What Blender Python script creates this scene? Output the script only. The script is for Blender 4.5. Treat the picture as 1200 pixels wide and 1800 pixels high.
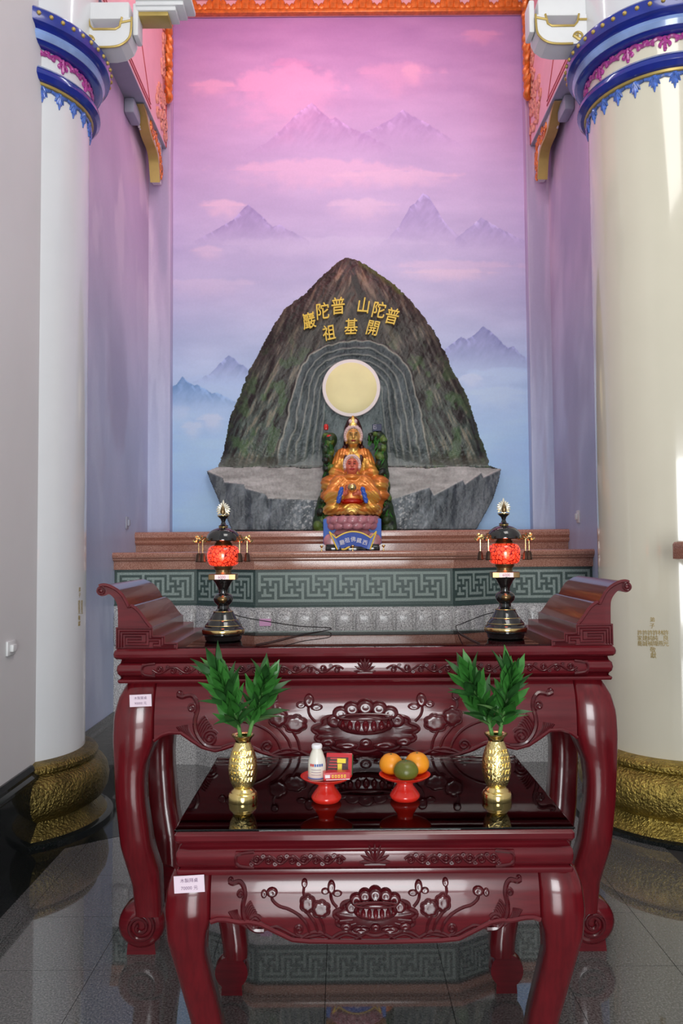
import bpy, bmesh, math, random
import numpy as np
from mathutils import Vector, Matrix, Euler

for _o in list(bpy.data.objects):
    bpy.data.objects.remove(_o)
SC = bpy.context.scene
COL = SC.collection
PI = math.pi
rnd = random.Random(7)

# ------------------------------------------------------------------ camera
F = 1400.0                                   # focal length in pixels of the 1200x1800 frame
CAMP = Vector((-0.088, 0.0, 1.62))
PITCH = math.atan(65.0 / F)
ROLL = -0.0075
camd = bpy.data.cameras.new('camera')
camd.sensor_fit = 'VERTICAL'; camd.sensor_height = 36.0; camd.lens = 36.0 * F / 1800.0
camd.clip_start = 0.05; camd.clip_end = 100
cam = bpy.data.objects.new('camera', camd); COL.objects.link(cam)
CR = (Matrix.Rotation(PI / 2 + PITCH, 3, 'X') @ Matrix.Rotation(ROLL, 3, 'Z'))
cam.matrix_world = Matrix.Translation(CAMP) @ CR.to_4x4()
SC.camera = cam

# ------------------------------------------------------------------ world, daylight, exposure
W = bpy.data.worlds.new('hall_ambient'); SC.world = W; W.use_nodes = True
W.node_tree.nodes['Background'].inputs[0].default_value = (0.93, 0.97, 1.0, 1)
W.node_tree.nodes['Background'].inputs[1].default_value = 0.50

def area(name, loc, target, sx, sy, power, color):
    l = bpy.data.lights.new(name, 'AREA'); l.shape = 'RECTANGLE'; l.size = sx; l.size_y = sy
    l.energy = power; l.color = color
    o = bpy.data.objects.new(name, l); COL.objects.link(o)
    o.location = loc
    o.rotation_euler = (Vector(target) - Vector(loc)).to_track_quat('-Z', 'Y').to_euler()
    return o
area('entrance_daylight', (0.1, -5.0, 1.7), (0.1, 4.0, 1.6), 2.4, 2.8, 330, (0.95, 0.98, 1.0))
area('hall_ceiling_light', (1.2, 0.6, 6.2), (0.2, 4.6, 0.6), 2.2, 2.2, 95, (1.0, 0.97, 0.92))
area('niche_white_fill', (0.0, 5.25, 6.62), (0.0, 6.9, 2.6), 2.6, 0.16, 22, (0.96, 0.97, 1.0))  # added unseen fill light, lifts the dim side walls
area('niche_pink_tube', (-0.35, 5.75, 6.45), (-0.35, 7.2, 5.3), 1.6, 0.10, 7.5, (1.0, 0.25, 0.42))
SC.view_settings.view_transform = 'Standard'
try: SC.view_settings.look = 'None'
except Exception: pass
SC.view_settings.exposure = 0.0
SC.view_settings.gamma = 1.0
SC.view_settings.use_curve_mapping = False

# ------------------------------------------------------------------ helpers
def at(x, y, Y):
    """world point seen at photo pixel (x,y) lying in the plane Y."""
    d = CR @ Vector(((x - 600) / F, (900 - y) / F, -1.0))
    t = (Y - CAMP.y) / d.y
    return CAMP + d * t

def proj(P):
    P = np.asarray(P, dtype=float) - np.array(CAMP)
    c = P @ np.array(CR)
    return 600 + F * c[..., 0] / -c[..., 2], 900 - F * c[..., 1] / -c[..., 2]

def lin(c):
    c = np.asarray(c, dtype=float) / 255.0
    return np.where(c <= 0.04045, c / 12.92, ((c + 0.055) / 1.055) ** 2.4)

def L(r, g, b, k=1.0):
    v = lin((r, g, b)) * k
    return (float(v[0]), float(v[1]), float(v[2]), 1.0)

class MB:
    def __init__(self):
        self.v = []; self.f = []
    def add(self, vs, fs, M=None):
        n = len(self.v)
        if M is not None: vs = [M @ Vector(p) for p in vs]
        self.v += [tuple(p) for p in vs]
        self.f += [tuple(i + n for i in f) for f in fs]
        return self
    def box(self, x0, x1, y0, y1, z0, z1, M=None, ch=0.0):
        if ch <= 0:
            vs = [(x, y, z) for z in (z0, z1) for y in (y0, y1) for x in (x0, x1)]
            fs = [(0, 2, 3, 1), (4, 5, 7, 6), (0, 1, 5, 4), (2, 6, 7, 3), (0, 4, 6, 2), (1, 3, 7, 5)]
            return self.add(vs, fs, M)
        bm = bmesh.new(); bmesh.ops.create_cube(bm, size=1.0)
        for v in bm.verts:
            v.co = Vector((x0 + (v.co.x + .5) * (x1 - x0), y0 + (v.co.y + .5) * (y1 - y0), z0 + (v.co.z + .5) * (z1 - z0)))
        bmesh.ops.bevel(bm, geom=bm.edges[:], offset=ch, segments=2, affect='EDGES', profile=0.5)
        bm.verts.index_update()
        self.add([v.co.copy() for v in bm.verts], [[v.index for v in f.verts] for f in bm.faces], M)
        bm.free(); return self
    def lathe(self, prof, n=32, M=None, a0=0.0, a1=2 * PI):
        full = abs(a1 - a0 - 2 * PI) < 1e-6
        m = n if full else n + 1
        vs = []
        for r, z in prof:
            for i in range(m):
                a = a0 + (a1 - a0) * i / n
                vs.append((r * math.cos(a), r * math.sin(a), z))
        fs = []
        for j in range(len(prof) - 1):
            for i in range(n):
                k = (i + 1) % m if full else i + 1
                fs.append((j * m + i, j * m + k, (j + 1) * m + k, (j + 1) * m + i))
        if full:
            if prof[0][0] > 1e-5: fs.append(tuple(reversed(range(m))))
            if prof[-1][0] > 1e-5: fs.append(tuple(range((len(prof) - 1) * m, len(prof) * m)))
        return self.add(vs, fs, M)
    def rectlathe(self, prof, hx, hy, cr=0.0, cn=4, M=None, cap=True):
        """profile (offset, z) swept round a rounded rectangle."""
        vs = []; m = None
        for off, z in prof:
            ring = []
            for cx, cy, a in ((1, 1, 0), (-1, 1, PI / 2), (-1, -1, PI), (1, -1, 1.5 * PI)):
                X, Y = hx - cr, hy - cr
                r = cr + off
                for i in range(cn + 1):
                    t = a + (PI / 2) * i / cn
                    if cr == 0:
                        if i: continue
                        ring.append((cx * (hx + off), cy * (hy + off), z))
                    else:
                        ring.append((cx * X + r * math.cos(t), cy * Y + r * math.sin(t), z))
            m = len(ring); vs += ring
        fs = []
        for j in range(len(prof) - 1):
            for i in range(m):
                k = (i + 1) % m
                fs.append((j * m + i, j * m + k, (j + 1) * m + k, (j + 1) * m + i))
        if cap:
            fs.append(tuple(reversed(range(m)))); fs.append(tuple(range((len(prof) - 1) * m, len(prof) * m)))
        return self.add(vs, fs, M)
    def prism(self, poly, t0, t1, axis='y', M=None):
        """2-D polygon (a,b) extruded along an axis; axis y: (x,z), axis x: (y,z), axis z: (x,y)."""
        def P(p, t):
            return {'y': (p[0], t, p[1]), 'x': (t, p[0], p[1]), 'z': (p[0], p[1], t)}[axis]
        n = len(poly)
        vs = [P(p, t0) for p in poly] + [P(p, t1) for p in poly]
        fs = [tuple(range(n)), tuple(reversed(range(n, 2 * n)))]
        for i in range(n):
            k = (i + 1) % n
            fs.append((i, i + n, k + n, k))
        return self.add(vs, fs, M)
    def tube(self, pts, r, n=8, M=None, cap=True, closed=False, flat=None):
        pts = [Vector(p) for p in pts]
        N = len(pts)
        rs = r if isinstance(r, (list, tuple)) else [r] * N
        vs = []; fs = []
        prev = None
        for i, p in enumerate(pts):
            if closed: t = pts[(i + 1) % N] - pts[i - 1]
            else: t = pts[min(i + 1, N - 1)] - pts[max(i - 1, 0)]
            if t.length < 1e-9: t = Vector((0, 0, 1))
            t.normalize()
            if prev is None:
                a = Vector((0, 1, 0)) if abs(t.y) < 0.9 else Vector((1, 0, 0))
            else: a = prev
            u = (a - t * a.dot(t)); u.normalize(); w = t.cross(u); prev = u
            fl = 1.0 if flat is None else flat
            for k in range(n):
                an = 2 * PI * k / n
                vs.append(p + u * (rs[i] * fl * math.cos(an)) + w * (rs[i] * math.sin(an)))
        S = N if closed else N - 1
        for i in range(S):
            j = (i + 1) % N
            for k in range(n):
                q = (k + 1) % n
                fs.append((i * n + k, i * n + q, j * n + q, j * n + k))
        if cap and not closed:
            fs.append(tuple(reversed(range(n)))); fs.append(tuple(range((N - 1) * n, N * n)))
        return self.add(vs, fs, M)
    def ball(self, c, r, n=12, m=8, M=None):
        rx, ry, rz = r if isinstance(r, (tuple, list)) else (r, r, r)
        prof = [(math.sin(PI * j / m), -math.cos(PI * j / m)) for j in range(m + 1)]
        prof[0] = (0.0, -1.0); prof[-1] = (0.0, 1.0)
        T = Matrix.Translation(Vector(c)) @ Matrix.Diagonal((rx, ry, rz, 1))
        if M is not None: T = M @ T
        return self.lathe(prof, n, T)
    def sheet(self, rows, M=None, closed_u=False):
        """grid of points -> quads"""
        nv = len(rows[0]); vs = [p for r in rows for p in r]; fs = []
        for j in range(len(rows) - 1):
            for i in range(nv if closed_u else nv - 1):
                k = (i + 1) % nv
                fs.append((j * nv + i, j * nv + k, (j + 1) * nv + k, (j + 1) * nv + i))
        return self.add(vs, fs, M)
    def mesh(self, name, smooth=35.0):
        me = bpy.data.meshes.new(name)
        me.from_pydata(self.v, [], self.f); me.update()
        bm = bmesh.new(); bm.from_mesh(me)
        bmesh.ops.remove_doubles(bm, verts=bm.verts[:], dist=1e-6)
        bmesh.ops.recalc_face_normals(bm, faces=bm.faces[:])
        bm.to_mesh(me); bm.free()
        if smooth:
            me.polygons.foreach_set('use_smooth', [True] * len(me.polygons))
            me.set_sharp_from_angle(angle=math.radians(smooth))
        return me
    def build(self, name, mat, parent=None, smooth=35.0, label=None):
        return link(name, self.mesh(name, smooth), mat, parent, label)

def link(name, me, mat, parent=None, label=None):
    o = bpy.data.objects.new(name, me); COL.objects.link(o)
    if mat is not None and not me.materials: me.materials.append(mat)
    if parent is not None: o.parent = parent
    if label: o['label'] = label
    return o

def npmesh(name, V, Fq, cols=None, attrs=None, smooth=True):
    """mesh from numpy arrays, quads or tris, optional per-vertex linear colours."""
    me = bpy.data.meshes.new(name)
    V = np.asarray(V, dtype=np.float32); Fq = np.asarray(Fq, dtype=np.int32)
    k = Fq.shape[1]
    me.vertices.add(len(V)); me.vertices.foreach_set('co', V.ravel())
    me.loops.add(Fq.size); me.loops.foreach_set('vertex_index', Fq.ravel())
    me.polygons.add(len(Fq))
    me.polygons.foreach_set('loop_start', np.arange(0, Fq.size, k, dtype=np.int32))
    me.update(calc_edges=True)
    if smooth: me.polygons.foreach_set('use_smooth', np.ones(len(Fq), dtype=bool))
    if cols is not None:
        a = me.color_attributes.new('Col', 'FLOAT_COLOR', 'POINT')
        c = np.ones((len(V), 4), dtype=np.float32); c[:, :3] = cols
        a.data.foreach_set('color', c.ravel())
    for nm, arr in (attrs or {}).items():
        a = me.attributes.new(nm, 'FLOAT', 'POINT'); a.data.foreach_set('value', np.asarray(arr, dtype=np.float32))
    me.validate(); me.update()
    return me

def gridfaces(nu, nv):
    i, j = np.meshgrid(np.arange(nu - 1), np.arange(nv - 1), indexing='xy')
    a = (j * nu + i).ravel()
    return np.stack([a, a + 1, a + nu + 1, a + nu], 1)

def thing(name, label, cat, loc=(0, 0, 0), rotz=0.0, group=None):
    o = bpy.data.objects.new(name, None); COL.objects.link(o)
    o.empty_display_size = 0.05
    o.location = loc; o.rotation_euler = (0, 0, rotz)
    return tag(o, label, cat, group)

def tag(o, label, cat, group=None):
    o['label'] = label; o['category'] = cat
    if group: o['group'] = group
    return o

def struct(o, label=None, cat=None):
    o['kind'] = 'structure'
    if label: o['label'] = label
    if cat: o['category'] = cat
    return o

def dup(o, parent=None, **kw):
    c = o.copy(); COL.objects.link(c)
    if parent is not None: c.parent = parent
    return c

def crom(pts, n=6, closed=False):
    """Catmull-Rom through the points."""
    P = [Vector(p) for p in pts]; out = []
    N = len(P)
    for i in range(N if closed else N - 1):
        if closed: p0, p1, p2, p3 = P[i - 1], P[i], P[(i + 1) % N], P[(i + 2) % N]
        else: p0, p1, p2, p3 = P[max(i - 1, 0)], P[i], P[i + 1], P[min(i + 2, N - 1)]
        for k in range(n):
            t = k / n
            out.append(0.5 * ((2 * p1) + (p2 - p0) * t + (2 * p0 - 5 * p1 + 4 * p2 - p3) * t * t + (3 * p1 - p0 - 3 * p2 + p3) * t ** 3))
    if not closed: out.append(P[-1].copy())
    return out

def spiral(cx, cy, r0, r1, a0, turns, n=26):
    return [(cx + (r0 + (r1 - r0) * i / n) * math.cos(a0 + 2 * PI * turns * i / n),
             cy + (r0 + (r1 - r0) * i / n) * math.sin(a0 + 2 * PI * turns * i / n)) for i in range(n + 1)]

# numpy noise -------------------------------------------------------
def vnoise(x, y, seed=0):
    r = np.random.RandomState(seed); T = r.rand(256, 256)
    xi = np.floor(x).astype(int); yi = np.floor(y).astype(int)
    fx = x - xi; fy = y - yi
    fx = fx * fx * (3 - 2 * fx); fy = fy * fy * (3 - 2 * fy)
    a = T[xi % 256, yi % 256]; b = T[(xi + 1) % 256, yi % 256]
    c = T[xi % 256, (yi + 1) % 256]; d = T[(xi + 1) % 256, (yi + 1) % 256]
    return (a * (1 - fx) + b * fx) * (1 - fy) + (c * (1 - fx) + d * fx) * fy
def fbm(x, y, seed=0, o=4):
    s = 0; a = 0.5; n = 0
    for k in range(o):
        s = s + a * vnoise(x * 2 ** k, y * 2 ** k, seed + k); n += a; a *= 0.5
    return s / n
def sstep(a, b, x):
    t = np.clip((x - a) / (b - a), 0, 1); return t * t * (3 - 2 * t)

# signed-distance modelling (for the carved figures and rocks) --------
class SDF:
    def __init__(self, lo, hi, h):
        self.lo = np.array(lo, float); self.h = h
        self.n = np.ceil((np.array(hi) - self.lo) / h).astype(int) + 1
        self.f = np.full(self.n, 0.2, dtype=np.float32)
        self.items = []
    def _blk(self, lo, hi):
        a = np.clip(np.floor((np.array(lo) - self.lo) / self.h).astype(int), 0, self.n)
        b = np.clip(np.ceil((np.array(hi) - self.lo) / self.h).astype(int) + 1, 0, self.n)
        s = tuple(slice(a[i], b[i]) for i in range(3))
        ax = [self.lo[i] + self.h * np.arange(a[i], b[i]) for i in range(3)]
        return s, np.meshgrid(*ax, indexing='ij')
    def _mix(self, s, d, k, sub):
        f = self.f[s]
        if sub:
            d = -d; hh = np.clip(0.5 - 0.5 * (d - f) / k, 0, 1) if False else None
            m = np.maximum(f, d); t = np.maximum(k - np.abs(f - d), 0) / k
            self.f[s] = m + t * t * k * 0.25
        else:
            m = np.minimum(f, d); t = np.maximum(k - np.abs(f - d), 0) / k
            self.f[s] = m - t * t * k * 0.25
    def ell(self, c, r, k=0.01, rot=None, col=None, sub=False):
        c = np.array(c, float); r = np.array(r if np.ndim(r) else (r, r, r), float)
        m = r.max() + 3 * k + 3 * self.h
        s, (X, Y, Z) = self._blk(c - m, c + m)
        if X.size == 0: return
        P = np.stack([X - c[0], Y - c[1], Z - c[2]], -1)
        R = None
        if rot is not None:
            R = np.array(Euler(rot).to_matrix()); P = P @ R
        q = P / r; k0 = np.sqrt((q ** 2).sum(-1)); k1 = np.sqrt(((q / r) ** 2).sum(-1)) + 1e-9
        d = np.where(k0 < 1e-4, -r.min(), k0 * (k0 - 1) / k1)
        self._mix(s, d, k, sub)
        if col is not None and not sub: self.items.append(('e', c, r, R, col))
    def cap(self, a, b, ra, rb, k=0.01, col=None, sub=False):
        a = np.array(a, float); b = np.array(b, float)
        m = max(ra, rb) + 3 * k + 3 * self.h
        s, (X, Y, Z) = self._blk(np.minimum(a, b) - m, np.maximum(a, b) + m)
        if X.size == 0: return
        P = np.stack([X, Y, Z], -1)
        d = self._capd(P, a, b, ra, rb)
        self._mix(s, d, k, sub)
        if col is not None and not sub: self.items.append(('c', a, b, (ra, rb), col))
    @staticmethod
    def _capd(P, a, b, ra, rb):
        ab = b - a; t = np.clip(((P - a) @ ab) / (ab @ ab + 1e-12), 0, 1)
        return np.sqrt(((P - a - t[..., None] * ab) ** 2).sum(-1)) - (ra + (rb - ra) * t)
    def poly(self, paint=(), disp=None):
        f = self.f; h = self.h
        s = f < 0
        nx, ny, nz = f.shape
        cnt = np.zeros((nx - 1, ny - 1, nz - 1)); acc = np.zeros((nx - 1, ny - 1, nz - 1, 3))
        off = [(i, j, k) for i in (0, 1) for j in (0, 1) for k in (0, 1)]
        def sub(A, o): return A[o[0]:nx - 1 + o[0], o[1]:ny - 1 + o[1], o[2]:nz - 1 + o[2]]
        for a in off:
            for ax in range(3):
                if a[ax]: continue
                b = list(a); b[ax] = 1; b = tuple(b)
                fa, fb = sub(f, a), sub(f, b)
                m = (fa < 0) != (fb < 0)
                t = np.where(m, fa / np.where(m, fa - fb, 1), 0)
                for d in range(3):
                    acc[..., d] += np.where(m, a[d] + (t if d == ax else 0), 0)
                cnt += m
        ii = np.argwhere(cnt > 0)
        idx = np.full(cnt.shape, -1, int); idx[tuple(ii.T)] = np.arange(len(ii))
        V = (ii + acc[tuple(ii.T)] / cnt[tuple(ii.T)][:, None]) * h + self.lo
        Q = []
        for ax in range(3):
            u, w = (ax + 1) % 3, (ax + 2) % 3
            sl0 = [slice(None)] * 3; sl1 = [slice(None)] * 3
            sl0[ax] = slice(0, f.shape[ax] - 1); sl1[ax] = slice(1, f.shape[ax])
            ch = s[tuple(sl0)] != s[tuple(sl1)]
            E = np.argwhere(ch)
            ok = (E[:, u] > 0) & (E[:, w] > 0) & (E[:, u] < f.shape[u] - 1) & (E[:, w] < f.shape[w] - 1)
            E = E[ok]
            if not len(E): continue
            ins = s[tuple(E.T)]
            def g(du, dw):
                G = E.copy(); G[:, u] += du; G[:, w] += dw
                return idx[tuple(G.T)]
            q = np.stack([g(-1, -1), g(0, -1), g(0, 0), g(-1, 0)], 1)
            q[~ins] = q[~ins][:, ::-1]
            Q.append(q)
        Q = np.concatenate(Q)
        cols = None
        if self.items:
            best = np.full(len(V), 1e9); cols = np.zeros((len(V), 3)); met = np.zeros(len(V))
            for it in self.items:
                if it[0] == 'e':
                    P = V - it[1]
                    if it[3] is not None: P = P @ it[3]
                    q = P / it[2]; k0 = np.sqrt((q ** 2).sum(-1)); k1 = np.sqrt(((q / it[2]) ** 2).sum(-1)) + 1e-9
                    d = k0 * (k0 - 1) / k1
                else: d = self._capd(V, it[1], it[2], *it[3])
                m = d < best; best[m] = d[m]; c = it[4]
                cols[m] = lin(c[:3]); met[m] = c[3] if len(c) > 3 else 0.0
            for (c, r, col) in paint:
                q = ((V - np.array(c)) / np.array(r if np.ndim(r) else (r, r, r)))
                m = (q ** 2).sum(-1) < 1
                cols[m] = lin(col[:3]); met[m] = col[3] if len(col) > 3 else 0.0
            self.met = met
        if disp is not None: V = V + disp(V)
        return V, Q, cols
    def object(self, name, mat, parent=None, paint=(), disp=None):
        V, Q, cols = self.poly(paint, disp)
        at_ = {'metal': self.met} if cols is not None else None
        return link(name, npmesh(name, V, Q, cols, at_), mat, parent)

# ------------------------------------------------------------------ lettering meshes (built-in font), made while the scene is empty
_glyph = {}
def glyph(body, bold=0.0, depth=0.05):
    key = (body, bold, depth)
    if key not in _glyph:
        c = bpy.data.curves.new('lettering', 'FONT'); c.body = body; c.align_x = 'CENTER'; c.align_y = 'CENTER'
        c.extrude = depth; c.resolution_u = 3
        o = bpy.data.objects.new('lettering', c); COL.objects.link(o)
        bpy.context.view_layer.update()
        me = bpy.data.meshes.new_from_object(o.evaluated_get(bpy.context.evaluated_depsgraph_get()))
        me.materials.clear(); me.name = 'lettering'
        co = np.zeros(len(me.vertices) * 3); me.vertices.foreach_get('co', co); co = co.reshape(-1, 3)
        if len(co):
            mn, mx = co.min(0), co.max(0); co[:, :2] -= ((mn + mx) / 2)[:2]
            me.vertices.foreach_set('co', co.ravel())
        if bold > 0:                     # heavier brush weight: the same outline laid down with small shifts
            bmm = bmesh.new()
            for q, (dx, dy) in enumerate(((-bold, 0), (bold, 0), (0, bold), (0, -bold), (0, 0))):
                m2 = me.copy(); m2.transform(Matrix.Translation((dx, dy, .012 * q))); bmm.from_mesh(m2); bpy.data.meshes.remove(m2)
            bmm.to_mesh(me); bmm.free()
        bpy.data.objects.remove(o); bpy.data.curves.remove(c)
        _glyph[key] = me
    return _glyph[key]
for _ch in '普陀山巖開基祖':
    glyph(_ch, 0.013, 0.05)
for _ch in '西藏佛祖廳':
    glyph(_ch, 0.0, 0.02)
INSC = ['許良光', '林燕', '許純瑋', '許純禎', '許建誠', '許家蕎']
for _ch in set(''.join(INSC)) | set('弟子敬獻'):
    glyph(_ch, 0.0, 0.01)
for _s in ('木製案桌', '木製拜桌', '90000 元', '70000 元', '6000', '優酪乳', '營養', '福'):
    glyph(_s, 0.0, 0.01)

def letter(body, size, M, mat, parent, name='lettering', bold=None, depth=None):
    for k, me in _glyph.items():
        if k[0] == body and (bold is None or k[1] == bold): break
    me = me.copy(); me.transform(M @ Matrix.Scale(size, 4))
    return link(name, me, mat, parent)
UP = Matrix.Rotation(PI / 2, 4, 'X')           # flat glyph -> standing, facing -Y

# ------------------------------------------------------------------ materials
def nt(name):
    m = bpy.data.materials.new(name); m.use_nodes = True
    t = m.node_tree; b = t.nodes['Principled BSDF']
    return m, t, b
def setp(b, rough=0.5, metal=0.0, coat=0.0, spec=0.5, coatr=0.05):
    b.inputs['Roughness'].default_value = rough; b.inputs['Metallic'].default_value = metal
    b.inputs['Coat Weight'].default_value = coat; b.inputs['Coat Roughness'].default_value = coatr
    b.inputs['Specular IOR Level'].default_value = spec
def bump(t, b, scale, strength, dist=0.01, detail=3, kind='noise', vec=None):
    tc = t.nodes.new('ShaderNodeTexCoord')
    n = t.nodes.new('ShaderNodeTexNoise' if kind == 'noise' else 'ShaderNodeTexVoronoi')
    n.inputs['Scale'].default_value = scale
    if kind == 'noise': n.inputs['Detail'].default_value = detail
    t.links.new(tc.outputs['Object'], n.inputs['Vector'])
    bp = t.nodes.new('ShaderNodeBump'); bp.inputs['Strength'].default_value = strength; bp.inputs['Distance'].default_value = dist
    t.links.new(n.outputs[0], bp.inputs['Height']); t.links.new(bp.outputs[0], b.inputs['Normal'])
    return n
def plain(name, c, rough=0.5, metal=0.0, coat=0.0, spec=0.5, var=0.06, vscale=8.0, bmp=None):
    """colour with a little procedural variation."""
    m, t, b = nt(name); setp(b, rough, metal, coat, spec)
    tc = t.nodes.new('ShaderNodeTexCoord'); n = t.nodes.new('ShaderNodeTexNoise'); n.inputs['Scale'].default_value = vscale
    n.inputs['Detail'].default_value = 4
    t.links.new(tc.outputs['Object'], n.inputs['Vector'])
    r = t.nodes.new('ShaderNodeValToRGB')
    r.color_ramp.elements[0].position = 0.3; r.color_ramp.elements[1].position = 0.7
    r.color_ramp.elements[0].color = tuple(max(0, x * (1 - var)) for x in c[:3]) + (1,)
    r.color_ramp.elements[1].color = tuple(min(1, x * (1 + var)) for x in c[:3]) + (1,)
    t.links.new(n.outputs[0], r.inputs[0]); t.links.new(r.outputs[0], b.inputs['Base Color'])
    if bmp: bump(t, b, *bmp)
    return m
def speckle(name, c0, c1, c2, scale=220.0, rough=0.2, coat=0.0, spec=0.5, big=0.12):
    """polished granite: fine crystals of three tones."""
    m, t, b = nt(name); setp(b, rough, 0, coat, spec)
    g = t.nodes.new('ShaderNodeNewGeometry')
    n = t.nodes.new('ShaderNodeTexNoise'); n.inputs['Scale'].default_value = scale; n.inputs['Detail'].default_value = 3
    n.inputs['Roughness'].default_value = 0.7
    t.links.new(g.outputs['Position'], n.inputs['Vector'])
    r = t.nodes.new('ShaderNodeValToRGB'); e = r.color_ramp.elements
    e[0].position = 0.36; e[0].color = c0; e[1].position = 0.66; e[1].color = c2
    k = e.new(0.5); k.color = c1
    t.links.new(n.outputs[0], r.inputs[0])
    n2 = t.nodes.new('ShaderNodeTexNoise'); n2.inputs['Scale'].default_value = 2.5; t.links.new(g.outputs['Position'], n2.inputs['Vector'])
    mr = t.nodes.new('ShaderNodeMapRange'); mr.inputs[3].default_value = 1 - big; mr.inputs[4].default_value = 1 + big
    t.links.new(n2.outputs[0], mr.inputs[0])
    mx = t.nodes.new('ShaderNodeVectorMath'); mx.operation = 'SCALE'
    t.links.new(r.outputs[0], mx.inputs[0]); t.links.new(mr.outputs[0], mx.inputs['Scale'])
    t.links.new(mx.outputs[0], b.inputs['Base Color'])
    return m
def painted(name, rough=0.5, spec=0.4, metal_attr=False, bmp=None, grain=0.0):
    """hand-painted surface: pigment stored per vertex, procedural brush grain on top."""
    m, t, b = nt(name); setp(b, rough, 0, 0, spec)
    a = t.nodes.new('ShaderNodeAttribute'); a.attribute_name = 'Col'
    src = a.outputs['Color']
    if grain:
        g = t.nodes.new('ShaderNodeNewGeometry'); n = t.nodes.new('ShaderNodeTexNoise'); n.inputs['Scale'].default_value = 55; n.inputs['Detail'].default_value = 5
        t.links.new(g.outputs['Position'], n.inputs['Vector'])
        mr = t.nodes.new('ShaderNodeMapRange'); mr.inputs[3].default_value = 1 - grain; mr.inputs[4].default_value = 1 + grain
        t.links.new(n.outputs[0], mr.inputs[0])
        mx = t.nodes.new('ShaderNodeVectorMath'); mx.operation = 'SCALE'
        t.links.new(src, mx.inputs[0]); t.links.new(mr.outputs[0], mx.inputs['Scale']); src = mx.outputs[0]
    t.links.new(src, b.inputs['Base Color'])
    if metal_attr:
        a2 = t.nodes.new('ShaderNodeAttribute'); a2.attribute_name = 'metal'
        t.links.new(a2.outputs['Fac'], b.inputs['Metallic'])
    if bmp: bump(t, b, *bmp)
    return m

def woodmat(name, c0, c1, sc=(3, 30, 30)):
    m, t, b = nt(name); setp(b, 0.2, 0, 0.32, 0.42, 0.04)
    tc = t.nodes.new('ShaderNodeTexCoord'); mp = t.nodes.new('ShaderNodeMapping')
    mp.inputs['Scale'].default_value = sc
    n = t.nodes.new('ShaderNodeTexNoise'); n.inputs['Scale'].default_value = 2.2; n.inputs['Detail'].default_value = 6; n.inputs['Roughness'].default_value = 0.6
    r = t.nodes.new('ShaderNodeValToRGB'); r.color_ramp.elements[0].position = 0.3; r.color_ramp.elements[1].position = 0.72
    r.color_ramp.elements[0].color = c0; r.color_ramp.elements[1].color = c1
    t.links.new(tc.outputs['Object'], mp.inputs[0]); t.links.new(mp.outputs[0], n.inputs['Vector'])
    t.links.new(n.outputs[0], r.inputs[0]); t.links.new(r.outputs[0], b.inputs['Base Color'])
    return m

M = {}
M['wood'] = woodmat('rosewood_lacquer', (0.092, 0.0055, 0.0095, 1), (0.140, 0.0075, 0.013, 1))
M['woodleg'] = woodmat('rosewood_lacquer_upright', (0.098, 0.0050, 0.0085, 1), (0.155, 0.0072, 0.012, 1), (30, 30, 2.5))
M['carve'] = woodmat('rosewood_carving', (0.055, 0.0045, 0.0075, 1), (0.10, 0.007, 0.011, 1))
M['whitewall'] = plain('white_wall_paint', (0.75, 0.75, 0.75), 0.6, var=0.03, vscale=1.5)
M['column'] = plain('white_column_enamel', (0.74, 0.76, 0.78), 0.22, coat=0.4, var=0.01)
M['cream'] = plain('cream_column_enamel', (0.70, 0.66, 0.53), 0.14, coat=0.6, var=0.02, vscale=3)
M['black'] = speckle('black_granite', (0.004, 0.006, 0.006, 1), (0.009, 0.011, 0.011, 1), (0.02, 0.022, 0.022, 1), 160, 0.06)
M['skirt'] = speckle('dark_grey_granite', (0.02, 0.022, 0.024, 1), (0.05, 0.053, 0.055, 1), (0.11, 0.11, 0.115, 1), 170, 0.15)
M['floor'] = speckle('floor_granite', (0.040, 0.043, 0.043, 1), (0.105, 0.106, 0.104, 1), (0.21, 0.205, 0.20, 1), 130, 0.035, coat=0.7, spec=0.6)
M['floor'].node_tree.nodes['Principled BSDF'].inputs['Coat IOR'].default_value = 1.62
M['floor'].node_tree.nodes['Principled BSDF'].inputs['Coat Roughness'].default_value = 0.015
M['grout'] = plain('floor_joint', (0.03, 0.03, 0.03), 0.7)
M['pinkstone'] = speckle('red_brown_granite', (0.22, 0.085, 0.055, 1), (0.44, 0.20, 0.14, 1), (0.58, 0.34, 0.25, 1), 190, 0.14)
M['green'] = speckle('dark_green_granite', (0.034, 0.062, 0.055, 1), (0.052, 0.088, 0.079, 1), (0.085, 0.125, 0.113, 1), 160, 0.42)
M['greenlt'] = speckle('light_green_stone', (0.20, 0.26, 0.235, 1), (0.27, 0.34, 0.31, 1), (0.35, 0.42, 0.385, 1), 150, 0.5)
M['greystone'] = speckle('grey_granite', (0.16, 0.155, 0.155, 1), (0.50, 0.49, 0.49, 1), (0.80, 0.79, 0.78, 1), 120, 0.22)
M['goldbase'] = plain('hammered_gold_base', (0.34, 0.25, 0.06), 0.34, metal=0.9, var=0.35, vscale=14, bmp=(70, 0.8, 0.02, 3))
M['darkbase'] = plain('shaded_gold_base', (0.17, 0.125, 0.035), 0.34, metal=0.9, var=0.45, vscale=10, bmp=(70, 0.8, 0.02, 3))  # darker copy of the base gold, shade near the black wall mixed in
M['gold'] = plain('polished_gold', (0.86, 0.66, 0.26), 0.16, metal=1.0, var=0.05)
M['goldham'] = plain('hammered_gold', (0.88, 0.70, 0.30), 0.2, metal=1.0, var=0.08, vscale=30, bmp=(120, 0.6, 0.006, 3))
M['goldpaint'] = plain('gold_paint', (0.50, 0.36, 0.10), 0.38, metal=0.35, var=0.1)
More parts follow.
